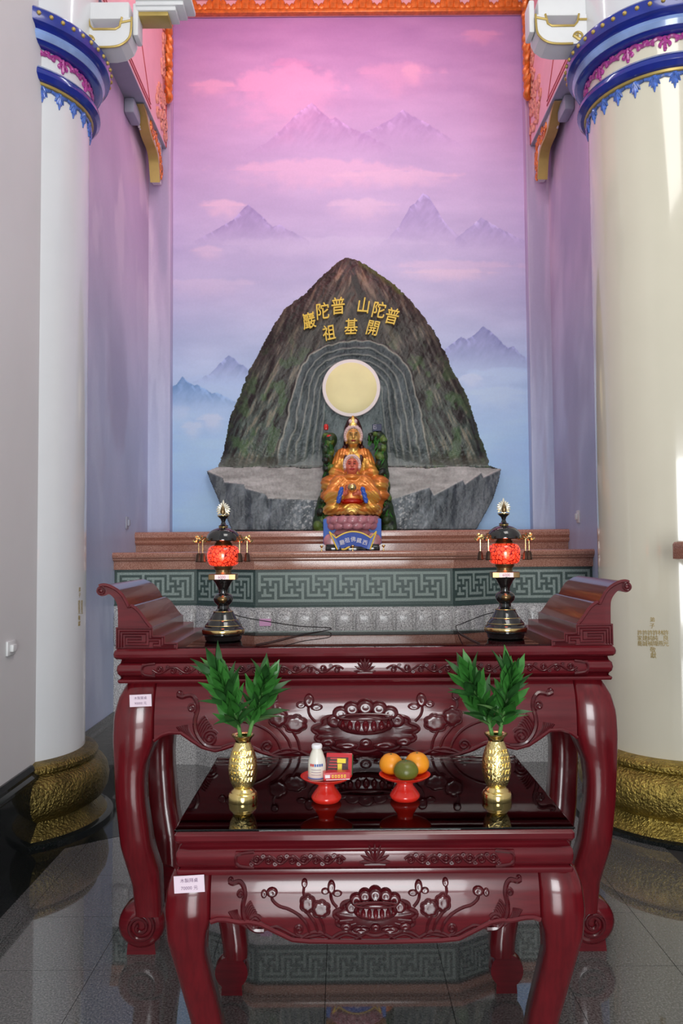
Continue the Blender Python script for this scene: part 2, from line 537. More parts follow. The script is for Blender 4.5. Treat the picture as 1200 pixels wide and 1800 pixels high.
M['yellowgold'] = plain('gold_leaf_letters', (0.90, 0.62, 0.07), 0.4, metal=0.0, var=0.1, vscale=20)
M['blueenam'] = plain('blue_enamel', (0.012, 0.028, 0.28), 0.2, coat=0.5, var=0.15)
M['bluelight'] = plain('pale_blue_enamel', (0.22, 0.33, 0.62), 0.2, coat=0.5, var=0.3, vscale=5)
M['magenta'] = plain('magenta_enamel', (0.42, 0.05, 0.28), 0.3, coat=0.3, var=0.35, vscale=40)
M['pinkwhite'] = plain('pink_glow_beam_paint', (0.90, 0.50, 0.54), 0.55, var=0.03)  # white beam paint with the tube's pink light put into its colour
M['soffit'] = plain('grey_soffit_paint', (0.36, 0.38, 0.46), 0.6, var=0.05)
M['redline'] = plain('red_line_paint', (0.55, 0.10, 0.10), 0.5)
M['orange'] = plain('orange_gilt_carving', (0.75, 0.20, 0.03), 0.35, metal=0.25, coat=0.2, var=0.25, vscale=25)
M['whitecarve'] = plain('white_carving', (0.75, 0.70, 0.70), 0.5)
M['plaster'] = plain('white_bracket_plaster', (0.78, 0.79, 0.80), 0.5, var=0.02)
M['lampblack'] = plain('black_lacquer', (0.008, 0.008, 0.008), 0.1, coat=0.6)
M['brass'] = plain('brass', (0.72, 0.52, 0.22), 0.2, metal=1.0)
M['darkbrass'] = plain('antique_brass', (0.20, 0.13, 0.06), 0.28, metal=0.9, var=0.25)
M['silver'] = plain('white_gilt', (0.95, 0.90, 0.74), 0.25, metal=0.6)
M['bell'] = plain('bronze_bell', (0.05, 0.025, 0.015), 0.35, metal=0.6)
M['redplastic'] = plain('red_plastic', (0.68, 0.022, 0.012), 0.22, coat=0.3, var=0.03)
M['paper'] = plain('pink_paper', (0.86, 0.70, 0.80), 0.7, var=0.02)
M['pinktag'] = plain('magenta_paper', (0.80, 0.42, 0.68), 0.7, var=0.03)
M['whitepaper'] = plain('white_paper', (0.85, 0.83, 0.85), 0.6, var=0.02)
M['ink'] = plain('violet_ink', (0.24, 0.14, 0.24), 0.7)
M['leaf'] = plain('leaf_green', (0.045, 0.20, 0.032), 0.42, var=0.45, vscale=10)
M['leafdark'] = plain('leaf_dark_green', (0.028, 0.115, 0.024), 0.42, var=0.4, vscale=10)
M['leafedge'] = plain('leaf_pale_green', (0.09, 0.20, 0.055), 0.45, var=0.4, vscale=10)
M['stem'] = plain('stem_green', (0.10, 0.26, 0.06), 0.45, var=0.25, vscale=20)
M['orangefruit'] = plain('orange_peel', (0.85, 0.31, 0.012), 0.38, var=0.12, vscale=6, bmp=(260, 0.15, 0.002, 2))
M['greenfruit'] = plain('green_tangerine_peel', (0.15, 0.16, 0.02), 0.35, var=0.6, vscale=3, bmp=(260, 0.15, 0.002, 2))
M['milk'] = plain('white_bottle_plastic', (0.80, 0.76, 0.66), 0.3, var=0.02)
M['bluelabel'] = plain('blue_print', (0.10, 0.16, 0.42), 0.5)
M['redprint'] = plain('red_print', (0.62, 0.06, 0.06), 0.5)
M['yellowprint'] = plain('yellow_print', (0.86, 0.66, 0.05), 0.4)
M['redbox'] = plain('red_carton', (0.55, 0.02, 0.03), 0.3, coat=0.3, var=0.1)
M['darkcarton'] = plain('dark_carton_print', (0.09, 0.03, 0.03), 0.35, coat=0.2, var=0.5, vscale=60)
M['cable'] = plain('black_cable', (0.006, 0.006, 0.006), 0.5)
M['socket'] = plain('socket_plastic', (0.75, 0.76, 0.76), 0.35, var=0.02)
M['socketgrey'] = plain('socket_mural_plastic', (0.38, 0.40, 0.48), 0.4, var=0.04)
M['moon'] = plain('moon_paint', (0.95, 0.84, 0.42), 0.5, var=0.08, vscale=4)
M['moonrim'] = plain('moon_rim_paint', (0.93, 0.84, 0.78), 0.5, var=0.02)
M['mural'] = painted('mural_paint', 0.45, 0.45, bmp=None, grain=0.05)
M['rockpaint'] = painted('rock_relief_paint', 0.38, 0.5, bmp=(38, 0.55, 0.012, 5), grain=0.28)
M['statue'] = painted('gilded_painted_wood', 0.3, 0.5, metal_attr=True, grain=0.12)
M['lotuspink'] = plain('pink_lotus_paint', (0.44, 0.17, 0.20), 0.3, coat=0.4, var=0.4, vscale=22)
M['statueblue'] = plain('blue_paint', (0.06, 0.15, 0.52), 0.4, var=0.12)
M['plaqueblue'] = plain('deep_blue_plaque', (0.025, 0.075, 0.40), 0.55, coat=0.0, var=0.15)
M['bamboo'] = painted('green_rock_paint', 0.35, 0.5, bmp=(60, 0.6, 0.01, 4), grain=0.35)
M['navy'] = plain('navy_box', (0.012, 0.016, 0.07), 0.3)
def glassmat():
    m, t, b = nt('clear_glass')
    t.nodes.remove(b)
    fr = t.nodes.new('ShaderNodeFresnel'); fr.inputs[0].default_value = 1.52
    tr = t.nodes.new('ShaderNodeBsdfTransparent'); tr.inputs[0].default_value = (0.93, 0.97, 0.95, 1)
    gl = t.nodes.new('ShaderNodeBsdfGlossy'); gl.inputs['Roughness'].default_value = 0.015
    mx = t.nodes.new('ShaderNodeMixShader')
    t.links.new(fr.outputs[0], mx.inputs[0]); t.links.new(tr.outputs[0], mx.inputs[1]); t.links.new(gl.outputs[0], mx.inputs[2])
    t.links.new(mx.outputs[0], t.nodes['Material Output'].inputs[0])
    return m
M['glass'] = glassmat()
def globemat():
    m, t, b = nt('lit_red_mosaic_glass'); setp(b, 0.15, 0, 0.4)
    tc = t.nodes.new('ShaderNodeTexCoord')
    v = t.nodes.new('ShaderNodeTexVoronoi'); v.feature = 'DISTANCE_TO_EDGE'; v.inputs['Scale'].default_value = 62
    t.links.new(tc.outputs['Object'], v.inputs['Vector'])
    r = t.nodes.new('ShaderNodeValToRGB'); r.color_ramp.elements[0].position = 0.045; r.color_ramp.elements[1].position = 0.10
    r.color_ramp.elements[0].color = (0.05, 0.0, 0.0, 1); r.color_ramp.elements[1].color = (0.95, 0.055, 0.022, 1)
    t.links.new(v.outputs[0], r.inputs[0])
    t.links.new(r.outputs[0], b.inputs['Base Color']); t.links.new(r.outputs[0], b.inputs['Emission Color'])
    b.inputs['Emission Strength'].default_value = 0.95
    return m
M['globe'] = globemat()

# ================================================================== THE SETTING
XW = 1.83          # half width of the niche between its side walls
YP = 4.90          # depth of the pillar axes
YB = 7.26          # back wall

# floor: joint bed with separate polished tiles
fl = MB().box(-1.95, 1.95, 0.9, 7.4, -0.12, -0.006).build('floor', M['grout'], None, 0)
struct(fl, 'dark grey polished granite floor in front of the altar', 'floor')
T = 0.45
tile_me = MB().box(-T / 2 + .0012, T / 2 - .0012, -T / 2 + .0012, T / 2 - .0012, -0.006, 0.0).mesh('floor_tile', 0)
for i in range(-2, 7):
    for j in range(-5, 7):
        cx = -1.06 + T * (i + 0.5); cy = 3.16 + T * (j + 0.5)
        if cx < -1.83 or cx > 1.85: continue
        o = link('floor_tile', tile_me, M['floor'], fl); o.location = (cx, cy, 0)
blk = [[(-1.83, .9), (-1.61, .9), (-1.61, 2.6), (-1.83, 2.6)],
       [(-1.83, 2.604), (-1.61, 2.604), (-1.61, 4.42), (-1.83, 4.42)],
       [(-1.83, 4.424), (-1.61, 4.424), (-1.34, 4.62), (-1.30, 5.05), (-1.61, 5.30), (-1.83, 5.30)],
       [(-1.83, 5.304), (-1.61, 5.304), (-1.61, 6.15), (-1.83, 6.15)]]
for p in blk:
    for s in (1, -1):
        if s < 0 and p[0][1] < 4.4: continue
        q = [(x * s, y) for x, y in p]
        MB().prism(q, 0.0, 0.0016, 'z').build('border_slab', M['black'], fl, 0, 'black polished border slab')
struct(MB().box(-6, 6, -8, 0.9, -0.12, 0.0).build('floor', M['floor'], None, 0), 'grey granite floor of the hall behind the viewer', 'floor')

# white hall walls in front of the niche
struct(MB().box(-2.0, -XW, 0.2, YP, 0, 6.9).build('wall_left', M['whitewall'], None, 0), 'plain white painted wall at the left edge', 'wall')
struct(MB().box(1.95, 2.1, 0.2, YP, 0, 6.9).build('wall_right', M['whitewall'], None, 0), 'plain white painted wall beyond the cream pillar', 'wall')

def skirting(name, s, y0, y1, mat, t=0.035, h=0.43, XW=1.83):
    prof = [(0, 0), (t, 0), (t, h * .80), (t + .012, h * .83), (t + .012, h * .87), (t * .8, h * .90), (t * .8, h * .94), (t * .35, h), (0, h)]
    poly = [(s * (XW - a), z) for a, z in prof]
    o = MB().prism([(a, b) for a, b in poly], y0, y1, 'y').build(name, mat, None, 20)
    return struct(o)
for s, nm in ((-1, 'baseboard_left'), (1, 'baseboard_right')):
    struct(skirting(nm, s, 0.2, 4.5, M['black'], XW=1.83 if s < 0 else 1.95), 'black polished granite skirting below the white %s wall' % nm[10:], 'baseboard')
    struct(skirting(nm + '_niche', s, 4.5, 6.12, M['skirt'], 0.02, 0.40), 'grey granite skirting below the cloud mural on the %s' % nm[10:], 'baseboard')

# ---- mural painting ------------------------------------------------
SKY = [(0, (158, 114, 162)), (60, (168, 126, 172)), (150, (178, 140, 182)), (250, (182, 152, 192)), (340, (184, 162, 198)),
       (430, (182, 168, 202)), (520, (180, 174, 204)), (600, (172, 180, 208)), (680, (166, 187, 215)), (780, (156, 187, 219)), (940, (148, 183, 217))]
def sky(y):
    ys = [a for a, _ in SKY]
    return np.stack([np.interp(y, ys, [c[i] for _, c in SKY]) for i in range(3)], -1)
def blend(c, col, a):
    return c + (np.asarray(col, float) - c) * a[..., None]
MTN = [  # ridge, base y (mist), colour, strength
    ([(400, 284), (439, 266), (470, 250), (500, 222), (522, 200), (547, 180), (560, 192), (580, 210), (588, 206), (612, 222), (650, 240), (690, 260)], 282, (158, 118, 172), .62),
    ([(630, 236), (655, 226), (686, 210), (708, 193), (722, 202), (754, 219), (780, 236), (815, 256)], 262, (158, 124, 178), .62),
    ([(335, 428), (360, 414), (408, 388), (424, 370), (437, 359), (445, 368), (462, 382), (479, 399), (491, 395), (515, 408), (545, 424)], 432, (136, 118, 170), .72),
    ([(655, 434), (680, 420), (701, 398), (712, 378), (720, 364), (730, 356), (743, 339), (754, 346), (764, 362), (775, 382), (790, 400), (812, 420), (830, 432)], 440, (148, 130, 182), .72),
    ([(800, 420), (820, 404), (845, 382), (855, 388), (883, 404), (905, 416), (940, 430)], 436, (152, 138, 186), .68),
    ([(775, 620), (790, 606), (810, 592), (820, 597), (836, 585), (849, 573), (860, 580), (885, 605), (894, 611), (903, 609), (913, 622), (945, 640)], 652, (116, 120, 168), .80),
    ([(335, 674), (367, 658), (387, 638), (402, 624), (412, 630), (422, 641), (427, 640), (439, 652), (470, 670)], 674, (118, 132, 176), .80),
    ([(285, 694), (299, 683), (311, 675), (320, 662), (330, 670), (341, 678), (347, 676), (372, 691), (380, 690), (417, 707), (450, 716)], 724, (92, 130, 176), .82),
]
PUFF = [  # x, y, w, h, colour, alpha
    (372, 152, 46, 16, (214, 160, 190), .7), (512, 116, 40, 18, (200, 140, 182), .6), (505, 160, 120, 55, (226, 160, 196), .55), (700, 130, 90, 28, (206, 150, 186), .6),  # the broad third puff paints in the pink tube's glow
    (722, 126, 22, 16, (218, 164, 190), .6), (845, 62, 44, 12, (204, 142, 176), .6), (560, 300, 190, 26, (214, 172, 200), .65), (700, 310, 130, 14, (216, 178, 202), .6),
    (392, 362, 44, 15, (220, 184, 206), .75), (640, 362, 70, 18, (212, 182, 206), .65), (365, 442, 34, 12, (212, 186, 208), .6), (800, 470, 130, 18, (208, 184, 208), .6), (360, 500, 110, 14, (200, 184, 208), .55),
    (560, 430, 260, 18, (196, 182, 210), .55), (790, 480, 90, 10, (214, 190, 208), .6), (890, 660, 80, 18, (176, 196, 222), .75), (826, 668, 26, 14, (186, 198, 222), .8), (880, 694, 70, 20, (178, 198, 224), .7),
    (315, 722, 26, 12, (176, 194, 218), .75), (372, 738, 30, 16, (186, 198, 220), .8), (338, 752, 26, 14, (184, 198, 220), .75), (380, 690, 120, 24, (166, 190, 220), .55),
    (400, 672, 90, 16, (168, 188, 220), .6), (330, 850, 60, 30, (152, 182, 220), .5), (910, 800, 60, 30, (156, 184, 220), .5), (470, 640, 30, 12, (176, 190, 218), .4)]
def mural(x, y):
    c = sky(y + 14 * (fbm(x / 130, y / 40, 3) - .5))
    c = c + ((fbm(x / 90, y / 26, 11, 5) - .5) * 22)[..., None] * np.array([1.1, .95, .8])
    def puffs(c, lo, hi):
        for (px, py, w, h, col, a) in PUFF:
            if not (lo <= py < hi): continue
            yy = (y - py) / h; xx = (x - px) / w
            n = fbm(x / 17 + px, y / 13, 21, 3) - .5
            r = np.sqrt(xx ** 2 + np.where(yy < 0, yy * 1.1, yy * .55) ** 2) + .55 * n
            m = np.where(yy < 0, sstep(1.0, .62, r), sstep(1.05, .1, r)) * a
            c = blend(c, col, m)
        return c
    c = puffs(c, 0, 2000)
    for ridge, base, col, st in MTN:
        rx = [p[0] for p in ridge]; ry = [p[1] for p in ridge]
        top = min(ry)
        yr = np.interp(x, rx, ry, left=9999, right=9999) + 3.0 * (fbm(x / 5, x * 0 + base, 5, 2) - .5)
        ins = sstep(-.6, .9, y - yr)
        fade = 1 - sstep(top + (base - top) * .25, base + 8, y + 6 * (fbm(x / 14, y / 9, 9) - .5))
        edge = np.exp(-np.clip(y - yr, 0, 99) / 9.0)
        streak = fbm((x + y * .7) / 7, (x - y) / 22, 31, 4) - .5
        cc = np.asarray(col, float) + (streak * 46)[..., None] * np.array([1.1, 1, 1])
        light = sstep(.54, .68, fbm((x * 1.0 - y * .8) / 9, (x + y * 1.1) / 26, 41, 3)) * edge
        cc = cc + (light * 52)[..., None]
        c = c + (cc - c) * (ins * fade * st * (.66 + .34 * edge))[..., None]
    return np.clip(c, 0, 255)

MURGAIN = 1.36
nu, nv = 470, 690
gx = np.linspace(-1.70, 1.70, nu); gz = np.linspace(1.70, 6.76, nv)
GX, GZ = np.meshgrid(gx, gz, indexing='xy')
P3 = np.stack([GX, np.full_like(GX, YB), GZ], -1)
px, py = proj(P3)
cc = np.clip(lin(mural(px, py)) * MURGAIN, 0, .95)
wb = link('wall_back', npmesh('wall_back', P3.reshape(-1, 3), gridfaces(nu, nv)[:, ::1], cc.reshape(-1, 3), smooth=False), M['mural'])
struct(wb, 'back wall painted with misty mountains and pink clouds', 'mural')

# corner pilasters of the back wall, painted as clouds
def sidepaint(a, z, seed):
    y = 965 - (z - 1.62) * 198
    c = sky(y) * np.array([.93, .88, .90]) - np.array([4, 8, 4])
    q = fbm(a * 1.6 + .5 * z, z * .9, seed, 5); w = fbm(a * 3.2, z * 1.4 + a, seed + 9, 4)
    c = c + ((q - .5) * 46)[..., None] * np.array([1.0, .8, .7])
    m = sstep(.50, .66, w) * .45
    c = blend(c, (206, 176, 192), m * sstep(900, 300, y) + 0)
    c = blend(c, (160, 178, 206), m * sstep(300, 900, y))
    m2 = sstep(.54, .70, fbm(a * 1.3 + 3, z * .7 + 5, seed + 30, 4)) * .5
    c = blend(c, (128, 122, 160), m2)
    c = c * .62 + c.mean(-1, keepdims=True) * .38 * np.array([1.02, .99, 1.0])
    return np.clip(c, 0, 255)
def paintwall(name, pts_fn, nu, nv, a, b, seed, label, cat, rev, parent=None):
    A, B = np.meshgrid(a, b, indexing='xy')
    P = pts_fn(A, B)
    cl = np.clip(lin(sidepaint(A, B, seed)) * 1.6, 0, .95)
    F_ = gridfaces(nu, nv)
    if rev: F_ = F_[:, ::-1]
    return link(name, npmesh(name, P.reshape(-1, 3), F_, cl.reshape(-1, 3), smooth=False), M['mural'], parent)
for s, nm in ((-1, 'left'), (1, 'right')):
    a = np.linspace(YP, YB, 90); b = np.linspace(0, 6.9, 240)
    o = paintwall('wall_niche_' + nm, lambda A, B: np.stack([np.full_like(A, s * XW), A, B], -1), 90, 240, a, b, 50 + s, None, None, s > 0)
    struct(o, 'side wall of the niche painted with violet clouds, on the ' + nm, 'mural')
    # pilaster: front face and inner return in one bent sheet
    xo, xi, y0 = s * XW, s * 1.63, 7.15
    us = np.concatenate([np.linspace(0, 1, 16), np.linspace(1.001, 2, 10)])
    def pf(A, B):
        X = np.where(A <= 1, xo + (xi - xo) * np.clip(A, 0, 1), xi)
        Yv = np.where(A <= 1, y0, y0 + (YB - y0) * np.clip(A - 1, 0, 1))
        return np.stack([X, Yv, B], -1)
    o = paintwall('trim_pilaster_' + nm, pf, 26, 240, us, np.linspace(1.70, 6.76, 240), 80 + s, None, None, s > 0)
    struct(o, 'narrow cloud painted pilaster in the %s back corner' % nm, 'pilaster')
struct(MB().box(-2.0, 2.0, 4.3, 7.4, 6.76, 6.9).build('ceiling', M['pinkwhite'], None, 0), 'pale niche ceiling above the mural', 'ceiling')
struct(MB().box(-2.0, 2.0, YB + .005, 7.4, 0, 6.9).build('wall_rear', M['whitewall'], None, 0), 'plain masonry behind the painted back wall', 'wall')

# ---- side beams with soffit, red lining and orange carving -----------
for s, nm in ((-1, 'left'), (1, 'right')):
    xi = s * 1.672
    bm_ = thing('side_beam', 'white side beam with painted-in pink light and orange carved end, on the %s' % nm, 'beam', (s * 1.75, 7.15, 5.3))
    loc = Vector((s * 1.75, 7.15, 5.3))
    Tn = Matrix.Translation(-loc)
    x0, x1 = sorted((xi, s * XW))
    MB().box(x0, x1, YP - .25, 7.149, 5.312, 6.759, Tn).build('beam_face', M['pinkwhite'], bm_, 0)
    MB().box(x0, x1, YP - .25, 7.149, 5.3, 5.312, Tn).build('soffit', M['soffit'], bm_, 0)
    xa, xb = sorted((xi, xi - s * .006))
    for (z0, z1) in ((5.335, 5.350), (5.375, 5.382)):
        MB().box(xa, xb, YP - .2, 6.55, z0, z1, Tn).build('red_line', M['redline'], bm_, 0)
    MB().prism([(6.52, 5.375), (6.53, 5.375), (5.65, 6.4), (5.64, 6.4)], xa, xb, 'x', Tn).build('red_line', M['redline'], bm_, 0)
    MB().box(xa, xb, 7.125, 7.149, 5.31, 6.75, Tn).build('red_line', M['redline'], bm_, 0)
    # carved relief at the far end: scrolling tendrils
    r2 = random.Random(5 + s)
    cm = MB()
    for k in range(46):
        cy = 7.10 - r2.random() ** 1.3 * .50; cz = 5.36 + r2.random() * 1.35
        if (7.12 - cy) > .10 + .42 * max(0.05, (6.3 - cz) / .95): cy = 7.10 - r2.random() * .12
        sp = spiral(cy, cz, .055, .012, r2.random() * 6.3, 1.2 * r2.choice((-1, 1)), 12)
        cm.tube([(xi - s * .006, a, b) for a, b in sp], .011, 6, Tn)
    cm.build('carved_scrollwork', plain('coral_carving_%s' % nm, (0.80, 0.36, 0.26), .45, var=.2, vscale=30) if s < 0 else bpy.data.materials['coral_carving_left'], bm_)
    lm = MB()
    for k in range(13):
        z = 5.72 + k * .075
        w = .07 + .04 * math.sin(k * 1.7)
        lm.tube(crom([(xi - s * .02, 7.10, z), (xi - s * .05, 7.10 - w * .6, z + .03), (xi - s * .03, 7.09 - w, z + .09)], 4), [.03, .032, .034, .034, .03, .026, .02, .014, .006], 7, Tn)
    lm.build('orange_leaf_border', M['orange'], bm_)
    # bracket under the beam end
    q = thing('beam_bracket', 'orange and gold carved bracket under the %s beam end' % nm, 'bracket', (s * 1.72, 7.0, 4.93))
    loc = Vector((s * 1.72, 7.0, 4.93)); Tn = Matrix.Translation(-loc)
    poly = [(6.40, 5.30), (7.08, 5.30), (7.08, 4.93), (7.00, 4.92), (6.965, 5.02), (6.93, 5.10), (6.86, 5.15), (6.70, 5.165), (6.60, 5.20), (6.50, 5.27)]
    a0, a1 = sorted((s * 1.70, s * 1.77))
    MB().prism(poly, a0, a1, 'x', Tn).build('bracket_board', M['whitecarve'], q, 0)
    front = crom([(0, 6.40, 5.295), (0, 6.50, 5.265), (0, 6.60, 5.195), (0, 6.70, 5.16), (0, 6.86, 5.145), (0, 6.93, 5.095), (0, 6.965, 5.015), (0, 7.00, 4.918)], 4)
    edge = MB()
    rows = []
    for p in front:
        rows.append([(s * 1.692, p.y - .012, p.z - .006), (s * 1.778, p.y - .012, p.z - .006), (s * 1.778, p.y + .02, p.z + .02), (s * 1.692, p.y + .02, p.z + .02)])
    edge.sheet(rows, Tn, True)
    edge.build('gilt_edge', M['goldpaint'], q, 30)
    cm = MB()
    for k in range(16):
        cy = 6.66 + .40 * r2.random(); cz = 5.19 + .09 * r2.random()
        if k > 8: cy = 7.03 + .03 * r2.random(); cz = 4.96 + .2 * r2.random()
        cm.tube([(s * 1.697, a, b) for a, b in spiral(cy, cz, .04, .01, r2.random() * 6, 1.1, 10)], .011, 6, Tn)
    cm.build('orange_scroll', M['orange'], q)
    cw = MB()
    for k in range(16):
        cy = 6.55 + .48 * r2.random(); cz = 5.2 + .08 * r2.random()
        cw.tube([(s * 1.77, a, b) for a, b in spiral(cy, cz, .035, .01, r2.random() * 6, 1.1, 9)], .009, 6, Tn)
    cw.build('white_scroll', M['whitecarve'], q)
    MB().box(min(s * 1.745, s * XW), max(s * 1.745, s * XW), 6.30, 6.52, 5.17, 5.30, Tn, .02).build('corbel_block', M['soffit'], q)

# ---- orange openwork cornice across the top -------------------------
zc = at(610, 18, 7.19).z
co = thing('cornice', 'orange gilt lotus cornice along the top of the mural', 'cornice', (0, 7.19, zc))
MB().box(-1.63, 1.63, -.012, .05, -.022, .012, None, .006).build('cornice_rail', M['orange'], co)
MB().box(-1.63, 1.63, .045, .06, -.02, .40).build('cornice_backing', M['pinkwhite'], co, 0)
u = MB()
for t, h, w in ((0, .17, .045), (-.062, .115, .04), (.062, .115, .04), (-.11, .07, .03), (.11, .07, .03)):
    u.lathe([(0, .0), (w * .7, .01), (w, h * .4), (w * .75, h * .7), (w * .25, h * .93), (0, h)], 8, Matrix.Translation((t, 0, .005)) @ Matrix.Diagonal((1, .5, 1, 1)))
ume = u.mesh('lotus_crest'); ume.materials.append(M['orange'])
for k in range(12):
    o = link('lotus_crest', ume, None, co); o.location = (-1.49 + k * .272, 0, 0)

# ---- pillars ---------------------------------------------------------
def pillar(s, label, shaft, light, gb):
    ax = -2.128 if s < 0 else 1.955
    t = thing('pillar', label, 'pillar', (ax, YP, 0))
    MB().lathe([(.45, .40), (.45, 2), (.45, 3), (.45, 4.40)], 72).build('shaft', shaft, t)
    MB().lathe([(.46, 4.40), (.46, 4.58)], 72).build('capital_neck', shaft, t)
    MB().lathe([(.50, 4.74), (.50, 6.75)], 64).build('upper_shaft', M['column'], t)
    base = [(.45, .43), (.475, .425), (.515, .415), (.53, .395), (.528, .375), (.515, .365), (.535, .35), (.562, .335), (.585, .30), (.597, .245), (.59, .19), (.565, .14), (.535, .118), (.52, .11), (.522, .10), (.55, .065), (.575, .045), (.585, .03)]
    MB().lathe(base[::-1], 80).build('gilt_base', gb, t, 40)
    MB().lathe([(.62, 0), (.62, .022), (.6, .03), (.3, .03)], 72).build('base_ring', M['black'], t, 30)
    # lower ring
    MB().lathe([(.45, 4.345), (.47, 4.35), (.475, 4.362), (.46, 4.366)], 72).build('gold_band', M['goldpaint'], t)
    MB().lathe([(.46, 4.362), (.495, 4.366), (.517, 4.39), (.515, 4.415), (.495, 4.44), (.455, 4.452)], 72).build('lower_ring', M['blueenam'], t)
    MB().lathe([(.512, 4.425), (.4985, 4.442), (.47, 4.4535), (.455, 4.4545)], 72).build('pale_highlight', M['bluelight'], t)
    # upper ring
    MB().lathe([(.46, 4.565), (.505, 4.57), (.528, 4.585), (.54, 4.61), (.535, 4.635), (.548, 4.65), (.575, 4.66), (.58, 4.68), (.578, 4.73), (.565, 4.745), (.45, 4.746)], 80).build('upper_ring', M['blueenam'], t)
    MB().lathe([(.5295, 4.583), (.5425, 4.61), (.5375, 4.634)], 80).build('pale_highlight', M['bluelight'], t)
    bead = MB().ball((0, 0, 0), (.013, .013, .013), 8, 6).mesh('bead'); bead.materials.append(M['goldpaint'])
    for k in range(52):
        a = 2 * PI * k / 52
        o = link('bead', bead, None, t); o.location = (.581 * math.cos(a), .581 * math.sin(a), 4.70)
    # magenta scroll ornaments on the neck
    orn = MB()
    def onneck(p, r=.463): return (r * math.sin(p[0] / .46), -r * math.cos(p[0] / .46), p[1])
    S = []
    for m_ in (-1, 1):
        S.append((crom([(m_ * .012, 4.545), (m_ * .035, 4.558), (m_ * .062, 4.548), (m_ * .066, 4.532), (m_ * .055, 4.53)], 4), .0085))
        S.append((crom([(m_ * .066, 4.548), (m_ * .085, 4.538), (m_ * .106, 4.548), (m_ * .112, 4.562)], 4), .0085))
        S.append((crom([(0, 4.53), (m_ * .02, 4.525), (m_ * .028, 4.512), (m_ * .018, 4.506)], 4), .007))
    S.append((crom([(0, 4.56), (0, 4.53), (0, 4.50), (.002, 4.486)], 4), .008))
    S = [(a_, b_ * 1.45) for a_, b_ in S]
    for pts, r in S:
        orn.tube([onneck((p[0], p[1])) for p in [(q.x, q.y) if hasattr(q, 'x') else q for q in [Vector((a[0], a[1], 0)) for a in pts]]], r, 6)
    orn.ball(onneck((0, 4.483)), .009, 8, 6)
    ome = orn.mesh('magenta_scroll'); ome.materials.append(M['magenta'])
    for k in range(14):
        o = link('magenta_scroll', ome, None, t); o.rotation_euler = (0, 0, 2 * PI * k / 14 + .1)
    pn = MB()
    def onsh(p, r=.452): return (r * math.sin(p[0] / .45), -r * math.cos(p[0] / .45), p[1])
    for m_ in (-1, 0, 1):
        for w, dz in ((.03, 0), (.016, -.012)):
            pn.tube([onsh((m_ * w * k / 3, 4.345 + dz - (.05 + (.03 if m_ == 0 else 0)) * k / 3)) for k in range(4)], [.015, .014, .010, .003], 6)
    pn.tube([onsh((-.055, 4.342)), onsh((-.03, 4.335)), onsh((0, 4.34)), onsh((.03, 4.335)), onsh((.055, 4.342))], .012, 6)
    pme = pn.mesh('blue_leaf_pendant'); pme.materials.append(light)
    for k in range(26):
        o = link('blue_leaf_pendant', pme, None, t); o.rotation_euler = (0, 0, 2 * PI * k / 26)
    return t
M['bluemid'] = plain('mid_blue_enamel', (0.06, 0.14, 0.48), 0.25, coat=.4, var=.6, vscale=45)
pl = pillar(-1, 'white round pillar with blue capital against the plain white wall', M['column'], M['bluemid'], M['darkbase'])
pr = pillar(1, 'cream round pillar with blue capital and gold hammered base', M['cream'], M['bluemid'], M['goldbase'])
# donor inscriptions painted on the pillars (gold on cream, small)
def inscription(t, ax, pxs, label):
    for (ch, x, y, sz) in pxs:
        P = None
        # meet the shaft: march along the view ray
        d = CR @ Vector(((x - 600) / F, (900 - y) / F, -1.0))
        for k in range(4000):
            Q = CAMP + d * (4.2 + k * .0004) / d.y
            if (Q.x - ax) ** 2 + (Q.y - YP) ** 2 < .4515 ** 2: P = Q; break
        if P is None: continue
        an = math.atan2(P.x - ax, -(P.y - YP))
        Mx = Matrix.Translation((P.x - ax, P.y - YP, P.z)) @ Matrix.Rotation(an, 4, 'Z') @ UP
        letter(ch, sz, Mx, M['goldpaint'], t)
ins = [('弟', 1146, 1089, .030), ('子', 1146, 1100, .030), ('敬', 1147, 1142, .034), ('獻', 1148, 1152, .034)]
for k, nm in enumerate(INSC):
    x = 1170 - k * 9.2
    ys = [1112, 1121.5, 1131] if len(nm) == 3 else [1112, 1131]
    for c_, y in zip(nm, ys): ins.append((c_, x, y, .032))
inscription(pr, 1.955, ins, '')
insl = [('弟', 140, 1036, .030), ('子', 140, 1046, .030), ('敬', 139.5, 1086, .032), ('獻', 139.5, 1096, .032)]
for c_, y in zip('許良光', (1059, 1067, 1075)): insl += [(c_, 139.3, y, .032), (c_, 144, y, .032)]
inscription(pl, -2.128, insl, '')

